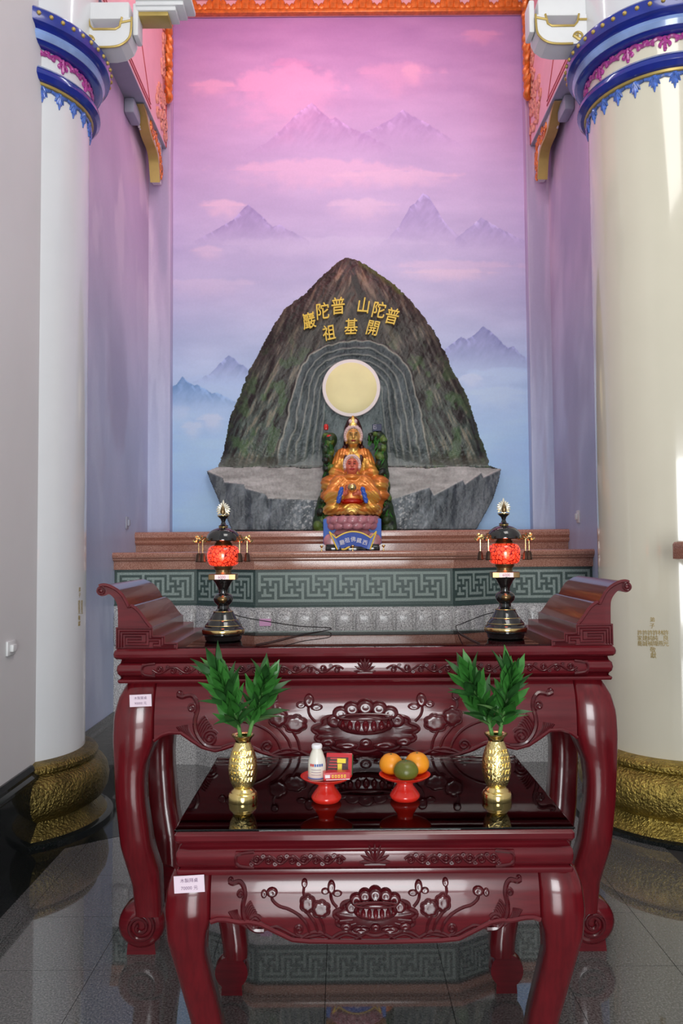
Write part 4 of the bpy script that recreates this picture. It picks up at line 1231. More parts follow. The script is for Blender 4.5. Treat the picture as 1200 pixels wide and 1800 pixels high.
def carve_apron(T, k):
    """k: stroke thickness scale. Drawing centred on x=643 (altar pixels)."""
    r = .0085 * k
    # corner acanthus
    st = [(cr2([(318, 1219), (326, 1222), (334, 1220), (343, 1220), (351, 1228), (354, 1242), (350, 1260), (351, 1278), (361, 1296), (376, 1306), (396, 1307)]), r * 1.1),
          (spiral(322, 1217, 6, 2, 0, 1.4, 16), r * .6), (spiral(344, 1240, 8, 2, 1.2, -1.5, 18), r * .8),
          (spiral(376, 1291, 14, 3, -.5, -2.0, 30), r * .95)]
    for q in range(6):
        st.append((cr2([(352 + q * 2.0, 1288 + q * 2), (354 + q * 3.5, 1272 + q * 2), (362 + q * 3, 1258 + q * 3.2), (368 + q * 2.6, 1254 + q * 4)], 4), r * .62))
    for q in range(6):
        st.append((cr2([(358 - q * 2, 1302 - q * 1.5), (347 - q * 3.4, 1292 - q * 1.6), (338 - q * 3.2, 1278 - q * .6), (336 - q * 3.4, 1268 + q * .6)], 4), r * .62))
    T.relief('carved_acanthus', st)
    # water margin at the lower edge
    st = [(cr2([(396, 1306), (420, 1300), (440, 1306), (462, 1316), (486, 1320), (508, 1318), (530, 1314)]), r * .7),
          (spiral(474, 1306, 11, 2.5, 1.4, 1.6, 20), r * .7),
          (cr2([(478, 1322), (500, 1312), (522, 1312), (545, 1322), (560, 1326)]), r * .8), (cr2([(545, 1324), (565, 1313), (590, 1312), (612, 1322)]), r * .8), (cr2([(600, 1324), (622, 1314), (643, 1312)]), r * .8),
          (cr2([(488, 1324), (505, 1317), (530, 1320)]), r * .5), (cr2([(560, 1323), (578, 1317), (600, 1322)]), r * .5)]
    T.relief('carved_wave', st, (), True)
    st = [(cr2([(498, 1316), (492, 1298), (476, 1280), (452, 1268), (430, 1262), (416, 1252), (414, 1244)]), r * .75), (cr2([(516, 1314), (510, 1296), (498, 1280), (490, 1272)]), r * .75),
          (cr2([(530, 1314), (527, 1298), (521, 1286), (516, 1278)]), r * .75), (cr2([(558, 1265), (549, 1256), (545, 1246), (546, 1236)]), r * .75), (cr2([(500, 1262), (489, 1248), (484, 1238), (486, 1226)]), r * .7)]
    T.relief('carved_stem', st, (), True)
    def leafveins(cx, cy, rx, ry):
        return [([(cx, cy + ry * .2), (cx + rx * .85 * math.cos(a), cy + ry * .8 * math.sin(a))], r * .35) for a in (-2.6, -2.0, -1.4, -.8, -.2, .5, 2.6)]
    T.relief('carved_lotus_leaf', leafveins(522, 1268, 21, 17) + [(scallop(522, 1268, 21, 16, 7, .14) + [scallop(522, 1268, 21, 16, 7, .14)[0]], r * .55)], [(scallop(522, 1268, 20, 15, 7, .14), .008 * k)])
    T.relief('carved_lotus_leaf', leafveins(493, 1258, 16, 17) + [(scallop(493, 1258, 17, 17, 6, .15) + [scallop(493, 1258, 17, 17, 6, .15)[0]], r * .55)], [(scallop(493, 1258, 16, 16, 6, .15), .010 * k)])
    def bud(cx, cy, w, h): return arc(cx, cy, w, h, 0, 2 * PI, 16)[:-1]
    T.relief('carved_bud', [], [(bud(546, 1229, 9, 12), .014 * k), (bud(414, 1237, 13, 9), .014 * k), (bud(486, 1222, 7, 8), .012 * k)], True)
    T.relief('carved_bud_leaf', [], [(bud(532, 1236, 9, 6), .008 * k), (bud(559, 1240, 11, 6), .008 * k), (bud(396, 1240, 7, 8), .007 * k)], True)
    # central lotus on its great leaf
    gl = scallop(643, 1281, 93, 36, 11, .12, 99, .15)
    mb = MB(); T.dome(mb, gl, .010 * k); mb.build('carved_great_leaf', M['carve'], T.t, 50)
    def ctr(name, pts, rr):
        P = [T.front(*T.cm(a, b), .004) for a, b in pts]; MB().tube(P, rr, 6).build(name, M['carve'], T.t)
    ctr('great_leaf_rim', gl + [gl[0]], r * .8)
    for q in range(16):
        a = 2 * PI * (q + .5) / 16
        P = [T.front(*T.cm(643 + 93 * u * math.cos(a), 1281 + 35 * u * math.sin(a)), .010 * k) for u in (.55, .7, .86)]
        MB().tube(P, r * .35, 5).build('leaf_vein', M['carve'], T.t)
    for (cx_, cy_, w, hh, dp) in ((590, 1263, 14, 12, .020), (697, 1263, 14, 12, .020), (601, 1250, 15, 12, .024), (685, 1250, 15, 12, .024), (620, 1242, 15, 12, .028), (666, 1242, 15, 12, .028), (643, 1239, 16, 13, .033)):
        mb = MB(); T.dome(mb, arc(cx_, cy_, w, hh, 0, 2 * PI, 18)[:-1], dp * k); mb.build('carved_petal', M['carve'], T.t, 60)
    mb = MB(); T.dome(mb, arc(643, 1268, 50, 19, 0, 2 * PI, 36)[:-1], .036 * k); mb.build('carved_seed_bowl', M['carve'], T.t, 60)
    P = [T.front(*T.cm(a, b), .036 * k) for a, b in arc(643, 1254, 46, 5, 0, 2 * PI, 40)]
    MB().tube(P, r * .5, 6).build('bowl_rim', M['carve'], T.t)
    for q in range(-3, 4):
        cx_ = 643 + q * 14.2 * (1 - .03 * abs(q)); w = 6.6 - .6 * abs(q); yb = 1282 - 1.0 * q * q
        mb = MB(); T.dome(mb, [(cx_ - w, 1266), (cx_ - w * .6, 1261), (cx_, 1258), (cx_ + w * .6, 1261), (cx_ + w, 1266), (cx_ + w, 1273), (cx_ + w * .6, yb - 3), (cx_, yb), (cx_ - w * .6, yb - 3), (cx_ - w, 1273)], .044 * k)
        mb.build('carved_petal', M['wood'], T.t, 60)
    for (cx_, cy_, w, hh) in ((611, 1305, 21, 7), (675, 1305, 21, 7), (643, 1300, 11, 8), (578, 1299, 14, 8), (708, 1299, 14, 8)):
        mb = MB(); T.dome(mb, arc(cx_, cy_, w, hh, 0, 2 * PI, 16)[:-1], .020 * k); mb.build('carved_leaf_fold', M['carve'], T.t, 60)

def vine(t, x0, x1, zc, h, y, nwave, r, name='carved_vine'):
    """scrolling tendril between x0 and x1 on a flat frieze."""
    mb = MB(); n = nwave * 16
    L_ = x1 - x0
    main = [(x0 + L_ * i / n, y, zc + h * .55 * math.sin(2 * PI * nwave * i / n)) for i in range(n + 1)]
    mb.tube(main, r, 6)
    for w in range(nwave * 2):
        cx_ = x0 + L_ * (w + .5) / (nwave * 2); sg = 1 if w % 2 == 0 else -1
        mb.tube([(a, y, b) for a, b in spiral(cx_, zc - sg * h * .12, h * .58, h * .12, (PI / 2) * sg + .5, -sg * 1.35, 20)], r * .9, 6)
        mb.tube([(a, y, b) for a, b in spiral(cx_ + L_ / nwave * .22, zc + sg * h * .5, h * .3, h * .08, 0, sg * 1.1, 10)], r * .8, 5)
    mb.build(name, M['carve'], t, 60)
def frieze(t, hx, z0, z1, y, nwave, r):
    zc = (z0 + z1) / 2; h = (z1 - z0) / 2
    MB().box(-hx, hx, y, y + .012, z0, z1, None, .004).build('frieze_panel', M['wood'], t)
    for s in (-1, 1):
        vine(t, s * .085, s * (hx - .045), zc, h * .86, y - .0025, nwave, r)
        MB().tube(cr3([(s * (hx - .055), zc + h * .95), (s * (hx - .012), zc + h * .7), (s * (hx - .002), zc), (s * (hx - .012), zc - h * .7), (s * (hx - .055), zc - h * .95)], y), r * 1.2, 6).build('frieze_end_loop', M['carve'], t)
    mb = MB()
    for q in range(9):
        a = PI * q / 8
        mb.tube([(0, y, zc - h * .4), (.030 * math.cos(a), y - .004, zc - h * .35 + .034 * math.sin(a)), (.044 * math.cos(a), y - .002, zc - h * .35 + .050 * math.sin(a))], [r * .7, r * 1.3, r * .3], 6)
    mb.box(-.03, .03, y - .004, y + .002, zc - h * .72, zc - h * .5)
    mb.build('frieze_lotus', M['carve'], t)
def cr3(pts, y): return [(p.x, y, p.y) for p in crom([Vector((a, b, 0)) for a, b in pts], 5)]

# ---- the high altar table ------------------------------------------------
HA = 0.33
altar = thing('altar_table', 'tall dark red carved altar table with upturned scroll ends', 'table', (0.0, 3.50, 0))
zt = 1.228
MB().rectlathe([(-.03, zt - .042), (-.006, zt - .040), (.004, zt - .032), (.006, zt - .02), (.002, zt - .008), (-.008, zt)], .995, .315, .012).build('table_top', M['wood'], altar, 15)
MB().rectlathe([(-.005, zt), (-.005, zt + .006)], .93, .30, .004).build('glass_sheet', M['glass'], altar, 0, 'clear glass sheet over the top')
MB().rectlathe([(-.035, 1.093), (-.004, 1.093), (.0, 1.100), (-.002, 1.106), (-.02, 1.112), (-.012, 1.12), (.0, 1.13), (.004, 1.145), (.0, 1.162), (-.012, 1.172), (-.022, 1.178), (-.03, 1.186), (-.034, 1.19)], .985, .312, .012).build('waist_moulding', M['wood'], altar, 40)
frieze(altar, .885, 1.120, 1.172, -.312 - .0075, 7, .0046)
OUTA = [(1.092, .955), (1.06, .972), (1.03, .986), (.965, 1.0), (.875, 1.003), (.785, 1.0), (.62, .993), (.44, .977), (.28, .940), (.19, .932), (.12, .93), (.0, .93)]
INNA = [(1.092, .835), (.90, .835), (.865, .838), (.825, .852), (.77, .873), (.70, .880), (.62, .877), (.44, .856), (.33, .828), (.19, .824), (0, .824)]
sA = 437.0
def cmA(x, y): return ((643 - x) / 437.0 * -1.0, 1.62 - (y + .5 - 965) / 442.0)
contA = [(abs(x - 643) / 440.0, 1.62 - (y - 965) / 442.0) for x, y in [(643, 1334), (498, 1330), (482, 1325), (463, 1319), (441, 1308), (427, 1304), (413, 1307), (399, 1312), (383, 1316), (361, 1310), (344, 1299), (324, 1285), (304, 1284), (290, 1288), (277, 1298)]]
TA = Table(altar, 1.0, HA, zt, 1.092, OUTA, INNA, contA, 643, 437, 0, 1, cmA, '')
TA.apron(); TA.legs(.16, .094, .905); carve_apron(TA, 1.0)
# upturned scroll ends
def q6(a, b): return (160 + a / 5.4545, 1000 + b / 5.4545)
def end_xy(a, b):
    x, y = q6(a, b); yA = y - (600 - x) * .0075
    return ((x - 643.5) / 435.0, 1.62 - (yA - 965) / 435.0)
BASEP = [(285, 548), (635, 548), (635, 625), (750, 625), (750, 690), (870, 690), (870, 752), (285, 752)]
VOL = [(300, 548), (298, 400), (290, 330), (258, 272), (215, 235), (180, 248), (140, 254), (105, 235), (92, 205), (105, 170), (140, 150), (180, 148), (230, 163), (300, 203), (350, 258), (392, 335), (402, 358), (430, 345), (490, 388), (540, 452), (580, 508), (617, 548)]
zshift = zt - end_xy(285, 752)[1]
for s in (-1, 1):
    e = thing_ = None
    body = MB().prism([(-s * end_xy(a, b)[0] * 1.0, end_xy(a, b)[1] + zshift) for a, b in BASEP], -.305, .31, 'y').build('scroll_end_base', M['wood'], altar, 20)
    vp = crom([Vector((-s * end_xy(a, b)[0], end_xy(a, b)[1] + zshift, 0)) for a, b in VOL[1:16]], 4) + crom([Vector((-s * end_xy(a, b)[0], end_xy(a, b)[1] + zshift, 0)) for a, b in VOL[16:]], 4)
    poly = [(-s * end_xy(300, 548)[0], end_xy(300, 548)[1] + zshift)] + [(p.x, p.y) for p in vp]
    vol = MB().prism(poly, -.297, .31, 'y').build('scroll_end', M['wood'], altar, 30)
    rimp = [(p.x, -.299, p.y) for p in vp if True]
    a0 = 34
    MB().tube(rimp[a0:60], .007, 7).build('scroll_rim', M['wood'], vol)
    MB().tube(rimp[60:], .007, 7).build('scroll_rim', M['wood'], vol)
    cx_, cz_ = end_xy(140, 203); cx_ = -s * cx_; cz_ += zshift
    MB().tube([(a, -.300, b) for a, b in spiral(cx_, cz_, .018, .004, PI / 2, 1.5 * s, 22)], .004, 6).build('scroll_spiral', M['carve'], vol)
    MB().ball((cx_, -.300, cz_), (.008, .006, .008), 10, 6).build('scroll_eye', M['wood'], vol)
    def key(pts): return [(-s * end_xy(a, b)[0], -.306, end_xy(a, b)[1] + zshift) for a, b in pts]
    fr = MB()
    for pts in ([(300, 742), (300, 560), (624, 560), (624, 638), (738, 638), (738, 703), (858, 703), (858, 742), (300, 742)],
                [(325, 742), (325, 586), (600, 586), (600, 652), (714, 652), (714, 716), (838, 716)],
                [(350, 742), (350, 610), (572, 610), (572, 690), (398, 690), (398, 662), (530, 662), (530, 636), (375, 636), (375, 716), (600, 716), (600, 676), (690, 676), (690, 700), (640, 700), (640, 730), (838, 730)]):
        fr.tube(key(pts), .0032, 4)
    fr.build('key_fret', M['carve'], body, 30)

# ---- the low offering table ------------------------------------------------
HL = 0.40
low = thing('offering_table', 'low dark red carved offering table with glass top in front', 'table', (0.0, 2.725, 0))
zl = .812
MB().rectlathe([(-.02, zl - .034), (-.003, zl - .032), (.003, zl - .024), (.003, zl - .010), (-.004, zl - .003), (-.010, zl)], .572, .402, .008).build('table_top', M['wood'], low, 15)
MB().rectlathe([(-.004, zl + .0005), (0, zl + .0025), (0, zl + .0055), (-.004, zl + .0075)], .575, .405, .006).build('glass_sheet', M['glass'], low, 0, 'clear glass sheet over the top')
MB().rectlathe([(-.02, .690), (-.002, .690), (.0, .698), (-.002, .704), (-.012, .708), (-.006, .713), (.0, .722), (.002, .738), (.0, .752), (-.008, .763), (-.012, .770), (-.018, .778)], .570, .400, .008).build('waist_moulding', M['wood'], low, 40)
frieze(low, .400, .711, .757, -.400 - .0045, 4, .0040)
OUTL = [(.690, .585), (.665, .596), (.64, .603), (.575, .609), (.49, .603), (.375, .577), (.245, .548), (.17, .532), (.10, .530), (0, .53)]
INNL = [(.690, .472), (.565, .472), (.545, .478), (.51, .490), (.45, .493), (.375, .480), (.245, .455), (.17, .445), (0, .445)]
def cmL(x, y):
    xl = 650 + (x - 643) * .79; yl = 1535 + (y - 1207) * (1648 - 1535) / (1329 - 1207.0)
    return ((xl - 650) / 613.0, .812 - (yl - 1457) / 613.0)
contL = [(abs(x - 651) / 614.0, .812 - (y - 1457) / 613.0) for x, y in [(651, 1652), (535, 1650), (505, 1647), (475, 1632), (449, 1619), (430, 1615), (414, 1616), (388, 1611), (374, 1611), (362, 1615)]]
TL = Table(low, .6, HL, zl, .690, OUTL, INNL, contL, 650, 613, 0, 1, cmL, '')
TL.apron(); TL.legs(.13, .062, .500); carve_apron(TL, .8)

# price tags stuck on the legs
def ptag(x, y, Y, w, h, rot, l1, l2, label):
    P = at(x, y, Y); t = thing('price_tag', label, 'tag', P)
    R = Matrix.Rotation(math.radians(rot), 4, 'Y')
    MB().box(-w / 2, w / 2, -.0006, .0006, -h / 2, h / 2, R).build('paper', M['paper'], t, 0)
    for tx, dz, sz in ((l1, h * .22, h * .27), (l2, -h * .22, h * .27)):
        letter(tx, sz, R @ Matrix.Translation((0, -.0009, dz)) @ UP, M['ink'], t)
ptag(247, 1231.5, 3.50 - .332 - .006, .086, .047, -2.0, '木製案桌', '90000 元', 'pink paper price tag on the left leg of the tall altar table')
ptag(332.5, 1554, 2.725 - .400 - .006, .087, .048, -3.0, '木製拜桌', '70000 元', 'pink paper price tag on the left leg of the low offering table')

# ================================================================== LAMPS
ZA = zt + .006          # glass surface of the altar table
def lamp(x, y, label, rot):
    t = thing('altar_lamp', label, 'lamp', (x, y, ZA), rot, 'pair of altar lamps')
    b = MB().lathe([(.0, 0), (.070, 0), (.076, .004), (.080, .022), (.0885, .028), (.089, .036)], 40); b.build('base_foot', M['lampblack'], t)
    MB().lathe([(.0892, .034), (.0905, .037), (.0905, .046), (.0892, .049), (.08, .049)], 40).build('gold_band', M['brass'], t)
    MB().lathe([(.089, .048), (.086, .053), (.080, .058), (.078, .066), (.066, .082), (.062, .088), (.058, .090), (.050, .106), (.044, .116), (.042, .124), (.034, .128), (.026, .136), (.024, .150), (.030, .154)], 40).build('stepped_base', M['lampblack'], t)
    for z, r in ((.066, .0785), (.089, .0605), (.124, .0425)):
        MB().tube([(r * math.cos(2 * PI * k / 32), r * math.sin(2 * PI * k / 32), z) for k in range(32)], .0014, 5, closed=True).build('gold_ring', M['brass'], t)
    MB().lathe([(.024, .148), (.030, .154), (.039, .164), (.042, .176), (.039, .188), (.030, .197), (.022, .201)], 32).build('knob', M['lampblack'], t)
    MB().ball((0, -.034, .176), (.022, .011, .015), 14, 8).build('brass_boss', M['darkbrass'], t)
    MB().lathe([(.022, .199), (.020, .210), (.024, .224), (.036, .246), (.044, .256), (.045, .262)], 32).build('stem', M['lampblack'], t)
    MB().rectlathe([(-.004, .258), (0, .260), (0, .279), (-.004, .281)], .058, .042, .003).build('collar', M['darkbrass'], t, 20)
    MB().box(-.030, .030, -.0445, -.0425, .2605, .2785).build('paper_label', M['whitepaper'], t, 0)
    letter('6000', .016, Matrix.Translation((0, -.0448, .2695)) @ UP, M['ink'], t)
    MB().lathe([(.036, .280), (.033, .286), (.034, .292), (.040, .297), (.042, .303)], 32).build('neck', M['darkbrass'], t)
    gp = [(.038, .303)] + [(.040 + .0295 * math.sin(a) ** .7, .332 - .029 * math.cos(a)) for a in [PI * (k + .5) / 17 for k in range(17)]] + [(.038, .361)]
    MB().lathe(gp, 40).build('red_globe', M['globe'], t, 80, 'glowing red mosaic glass globe')
    MB().lathe([(.038, .358), (.040, .364), (.036, .372), (.030, .380), (.046, .384), (.06, .386)], 32).build('upper_neck', M['darkbrass'], t)
    MB().lathe([(.070, .382), (.073, .385), (.073, .392), (.068, .408), (.056, .424), (.040, .434), (.022, .440), (.014, .442)], 40).build('dome_cap', M['lampblack'], t)
    MB().lathe([(.016, .440), (.018, .444), (.022, .447), (.012, .452), (.008, .462), (.012, .472), (.022, .480), (.025, .484), (.0, .486)], 24).build('finial', M['lampblack'], t)
    MB().lathe([(.019, .441), (.020, .443), (.018, .446)], 24).build('gold_ring', M['brass'], t)
    MB().lathe([(.0251, .483), (.0258, .4855), (.02, .487)], 24).build('gold_ring', M['brass'], t)
    # halo of flame tongues with a dark bud in front
    h = MB()
    for k in range(13):
        a = PI * (-.18 + 1.36 * k / 12); r1 = .030 + (.012 if k == 6 else 0)
        c = (0, 0, .510)
        h.tube([(math.cos(a) * .012, 0, .508 + math.sin(a) * .012), (math.cos(a) * r1 * .75, 0, .508 + math.sin(a) * r1 * .75), (math.cos(a) * r1, 0, .508 + math.sin(a) * r1 * 1.05)], [.004, .0052, .0016], 6)
    h.lathe([(.014, -.003), (.019, 0), (.014, .003)], 20, Matrix.Translation((0, 0, .508)) @ Matrix.Rotation(PI / 2, 4, 'X'))
    h.box(-.008, .008, -.004, .004, .484, .498)
    h.build('flame_halo', M['silver'], t, 50, 'pale gilt halo of flame tongues')
    MB().lathe([(.0, -.020), (.009, -.017), (.0115, -.006), (.009, .006), (.003, .016), (.0015, .024), (0, .026)], 16, Matrix.Translation((0, -.014, .508))).build('halo_bud', M['darkbrass'], t)
    # four scrolled arms with chain and bell
    for k, an in enumerate((PI + .12, -.10, PI + .75, -.72)):
        R = Matrix.Rotation(an, 4, 'Z')
        pts = [(.060, 0, .386), (.074, 0, .380), (.088, 0, .384), (.100, 0, .392), (.112, 0, .388), (.118, 0, .378), (.124, 0, .380), (.128, 0, .388)]
        arm = MB().tube([R @ p for p in crom(pts, 5)], .0042, 6)
        arm.tube([R @ Vector((a, 0, b)) for a, b in spiral(.095, .390, .011, .003, 0, 1.4, 14)], .0036, 6)
        arm.tube([R @ Vector((a, 0, b)) for a, b in spiral(.110, .398, .008, .003, 2, -1.3, 12)], .003, 6)
        arm = arm.build('scroll_arm', M['brass'] if k < 2 else M['darkbrass'], t)
        ex = .104
        MB().tube([R @ Vector((ex, 0, .384 - i * .0065)) for i in range(8)], [.0012, .0024] * 4, 5).build('bell_chain', M['brass'], arm)
        MB().lathe([(0, .341), (.006, .340), (.0105, .334), (.0115, .324), (.014, .317), (.0125, .315), (0, .318)], 14, R @ Matrix.Translation((ex, 0, 0))).build('bell', M['bell'], arm)
    # light of the bulb inside the globe
    l = bpy.data.lights.new('lamp_bulb', 'POINT'); l.energy = 0.5; l.color = (1, .18, .08); l.shadow_soft_size = .03
    lo = bpy.data.objects.new('lamp_bulb', l); COL.objects.link(lo); lo.parent = t; lo.location = (0, -.09, .335)
    zm = ([0, .253, .281, .303, .361, .383, .442, .486, .55], [0, .253, .2835, .3165, .404, .424, .483, .534, .600])
    def fix(o):
        if o.type == 'MESH':
            n = len(o.data.vertices); co_ = np.zeros(n * 3); o.data.vertices.foreach_get('co', co_); co_ = co_.reshape(-1, 3)
            co_[:, 2] = np.interp(co_[:, 2], *zm); o.data.vertices.foreach_set('co', co_.ravel()); o.data.update()
        for q in o.children: fix(q)
    fix(t); lo.location.z = .36
    return t
YLAMP = 3.42
PL = at(392.5, 1124, YLAMP); PR = at(888.5, 1118, YLAMP)
lamp(PL.x, YLAMP, 'black lamp with lit red globe beside the left scroll end of the altar', .0)
lamp(PR.x, YLAMP, 'black lamp with lit red globe beside the right scroll end of the altar', -.05)
def cord(name, pxs, label):
    pts = [Vector((p.x, p.y, max(p.z, ZA + .003))) for p in pxs]
    o = MB().tube(crom(pts, 8), .0022, 6).build(name, M['cable'])
    tag(o, label, 'cord', 'lamp cords on the altar')
def onA(x, y):
    d = CR @ Vector(((x - 600) / F, (900 - y) / F, -1.0)); return CAMP + d * ((ZA + .003 - CAMP.z) / d.z)
cord('lamp_cord', [at(402, 1077, 3.45), at(428, 1085, 3.50), at(480, 1094, 3.58), at(530, 1101, 3.66), at(578, 1103.5, 3.71), onA(574, 1108), onA(530, 1115), onA(480, 1127), onA(450, 1133)], 'thin black cord looping from the left altar lamp')
cord('lamp_cord', [at(876, 1075, 3.45), at(850, 1081, 3.50), at(815, 1095, 3.58), onA(801, 1101), onA(806, 1111), onA(822, 1121), onA(843, 1131)], 'thin black cord curling from the right altar lamp')

# ================================================================== OFFERINGS ON THE LOW TABLE
ZL = zl + .0078
def onL(x, y):
    d = CR @ Vector(((x - 600) / F, (900 - y) / F, -1.0)); return CAMP + d * ((ZL - CAMP.z) / d.z)
def vase(x, y, label):
    P = onL(x, y)
    t = thing('gold_vase', label, 'vase', (P.x, P.y, ZL), 0, 'pair of gold vases')
    MB().lathe([(0, 0), (.046, 0), (.0465, .003), (.0465, .020), (.043, .026), (.038, .029), (.036, .034), (.030, .038), (.028, .042)], 40).build('foot', M['gold'], t)
    body = [(.028, .040), (.033, .046), (.040, .062), (.0455, .085), (.0465, .105), (.044, .130), (.037, .155), (.028, .176), (.024, .186)]
    MB().lathe(body, 48).build('body', M['goldham'], t, 60)
    MB().lathe([(.024, .185), (.0255, .193), (.032, .201), (.037, .206), (.0375, .208), (.035, .2085), (.022, .196), (.02, .18), (0, .17)], 40).build('lip', M['gold'], t, 60)
    g = MB()
    r2 = random.Random(3)
    for k in range(7):
        a = -PI / 2 + (k - 3) * .26
        for m in range(5):
            z = .075 + m * .02; rr = float(np.interp(z, [p[1] for p in body], [p[0] for p in body])) + .0005
            g.tube([(rr * math.cos(a + da), rr * math.sin(a + da), z + dz) for da, dz in ((-.06, -.006), (0, .006), (.07, -.002), (.09, .008))], .0016, 5)
    o = g.build('embossed_pattern', M['gold'], t); o['kind'] = 'stuff'
    return P
PV1 = vase(427, 1407, 'gold vase holding green leaves, beside the milk bottle dish')
PV2 = vase(873, 1405, 'gold vase holding green leaves, beside the dish of oranges')

def leafmesh(name, length, w, curl, fold, mat):
    rows = []; n = 9
    for j in range(n + 1):
        t_ = j / n
        ww = w * (math.sin(PI * min(1, t_ * .92 + .06)) ** .85) * (1 - t_ ** 6) + .0006
        z = length * t_; y = curl * t_ ** 2.0
        rows.append([(-ww, y - fold * ww, z), (-ww * .5, y - fold * ww * .3, z), (0, y + fold * ww * .5, z), (ww * .5, y - fold * ww * .3, z), (ww, y - fold * ww, z)])
    back = [[(a, b + .0012, c) for a, b, c in r] for r in rows]
    m = MB().sheet(rows); m.sheet(back[::-1]); return m.mesh(name, 60), mat
LV = [leafmesh('leaf', .115, .0195, -.020, .7, M['leaf']), leafmesh('leaf', .125, .018, -.045, .6, M['leafdark']), leafmesh('leaf', .10, .020, -.010, .8, M['leaf']), leafmesh('leaf', .12, .010, -.055, .5, M['leafedge'])]
for me, mt in LV: me.materials.append(mt)
def plant(base, pxs, label, seed, bare, nl):
    """leafy cut stem; pxs: photo pixels of the stem from the vase mouth to the crown."""
    r2 = random.Random(seed)
    pts = [Vector((base.x, base.y, ZL + .11))] + [at(x, y, base.y + dy) for x, y, dy in pxs]
    o0 = pts[0].copy()
    t = thing('leafy_stem', label, 'plant', o0, 0, 'leafy stems in gold vases')
    path = crom([p - o0 for p in pts], 8)
    MB().tube(path, [.0072 - .003 * i / len(path) for i in range(len(path))], 8).build('stem', M['stem'], t)
    N = len(path)
    for k in range(nl):
        u_ = bare + (1.0 - bare) * (k / (nl - 1)) ** 1.0
        i = min(N - 2, int(u_ * (N - 1))); p = path[i]; d = (path[i + 1] - path[i]).normalized()
        ang = k * 2.399 + seed
        tilt = (.78 - .58 * ((u_ - bare) / (1 - bare)) ** 1.1) * (.6 + .7 * r2.random())
        if u_ > .93: tilt = .10 + .22 * r2.random()
        q = d.to_track_quat('Z', 'Y').to_matrix().to_4x4()
        me, _ = LV[(k * 7 + seed) % 3 if tilt < .75 else (1 if k % 2 else 3)]
        s_ = .62 + .36 * r2.random()
        if u_ > .9: s_ *= .95
        l = link('leaf', me, None, t)
        l.matrix_local = Matrix.Translation(p) @ q @ Matrix.Rotation(ang, 4, 'Z') @ Matrix.Rotation(tilt, 4, 'X') @ Matrix.Scale(s_, 4)
    for k in range(6):                    # short upright leaves round the vase mouth
        i = int((.30 + .035 * k) * (N - 1)); l = link('leaf', LV[2][0], None, t)
        l.matrix_local = Matrix.Translation(path[i]) @ Matrix.Rotation(k * 2.399 + seed * 1.3, 4, 'Z') @ Matrix.Rotation(.30, 4, 'X') @ Matrix.Scale(.50 + .05 * (k % 3), 4)
    return t
plant(PV1, [(420, 1280, 0), (408, 1245, -.01), (396, 1212, -.01), (386, 1188, 0)], 'leafy green stem leaning left in the left gold vase', 1, .27, 50)
plant(PV1, [(440, 1282, 0), (450, 1250, .01), (459, 1220, .01), (466, 1196, 0)], 'leafy green stem leaning right in the left gold vase', 2, .30, 40)
plant(PV2, [(862, 1280, 0), (848, 1245, .01), (834, 1215, 0), (824, 1194, 0)], 'leafy green stem leaning left in the right gold vase', 3, .27, 46)
plant(PV2, [(880, 1278, 0), (888, 1245, -.01), (893, 1215, 0), (897, 1190, 0)], 'leafy green stem standing upright in the right gold vase', 4, .27, 46)

def dish(x, y, label):
    P = onL(x, y)
    t = thing('offering_dish', label, 'dish', (P.x, P.y, ZL), 0, 'red pedestal dishes')
    MB().lathe([(0, 0), (.041, 0), (.046, .006), (.0485, .012), (.046, .018), (.036, .032), (.027, .044), (.025, .055), (.028, .060)], 40).build('pedestal', M['redplastic'], t, 50)
    MB().lathe([(.026, .058), (.05, .062), (.072, .070), (.081, .077), (.0825, .079), (.079, .080), (.068, .075), (.045, .068), (0, .066)], 44).build('plate', M['redplastic'], t, 50)
    return P
D1 = dish(573.5, 1407, 'red pedestal dish carrying the milk bottle and red cartons')
D2 = dish(711.5, 1404, 'red pedestal dish carrying three citrus fruits')
zd = ZL + .070
def fruit(name, dx, dy, r, mat, label, sq=.9, group=None, z0=zd):
    t = thing(name, label, 'fruit', (D2.x + dx, D2.y + dy, z0), rnd.random() * 3)
    prof = []
    for k in range(17):
        a = PI * k / 16
        rr = r * math.sin(a) * (1 + .04 * math.sin(2 * a)); z = r * sq * (1 - math.cos(a))
        dip = .10 * r * math.exp(-((PI - a) / .28) ** 2)
        prof.append((max(rr, 0), z - dip))
    prof[0] = (0, prof[0][1]); prof[-1] = (0, prof[-1][1])
    MB().lathe(prof, 28).build('peel', mat, t, 80)
    z = prof[-1][1]
    MB().lathe([(0, -.002), (.0035, -.001), (.003, .002), (0, .003)], 8, Matrix.Translation((0, 0, z))).build('stem_end', M['leafdark'], t)
fruit('orange', -.0415, .027, .0385, M['orangefruit'], 'orange at the back left of the red fruit dish', .88)
fruit('orange', .0425, .027, .0395, M['orangefruit'], 'orange at the back right of the red fruit dish', .90)
fruit('tangerine', .001, -.040, .0395, M['greenfruit'], 'green skinned tangerine in front of the two oranges', .80)
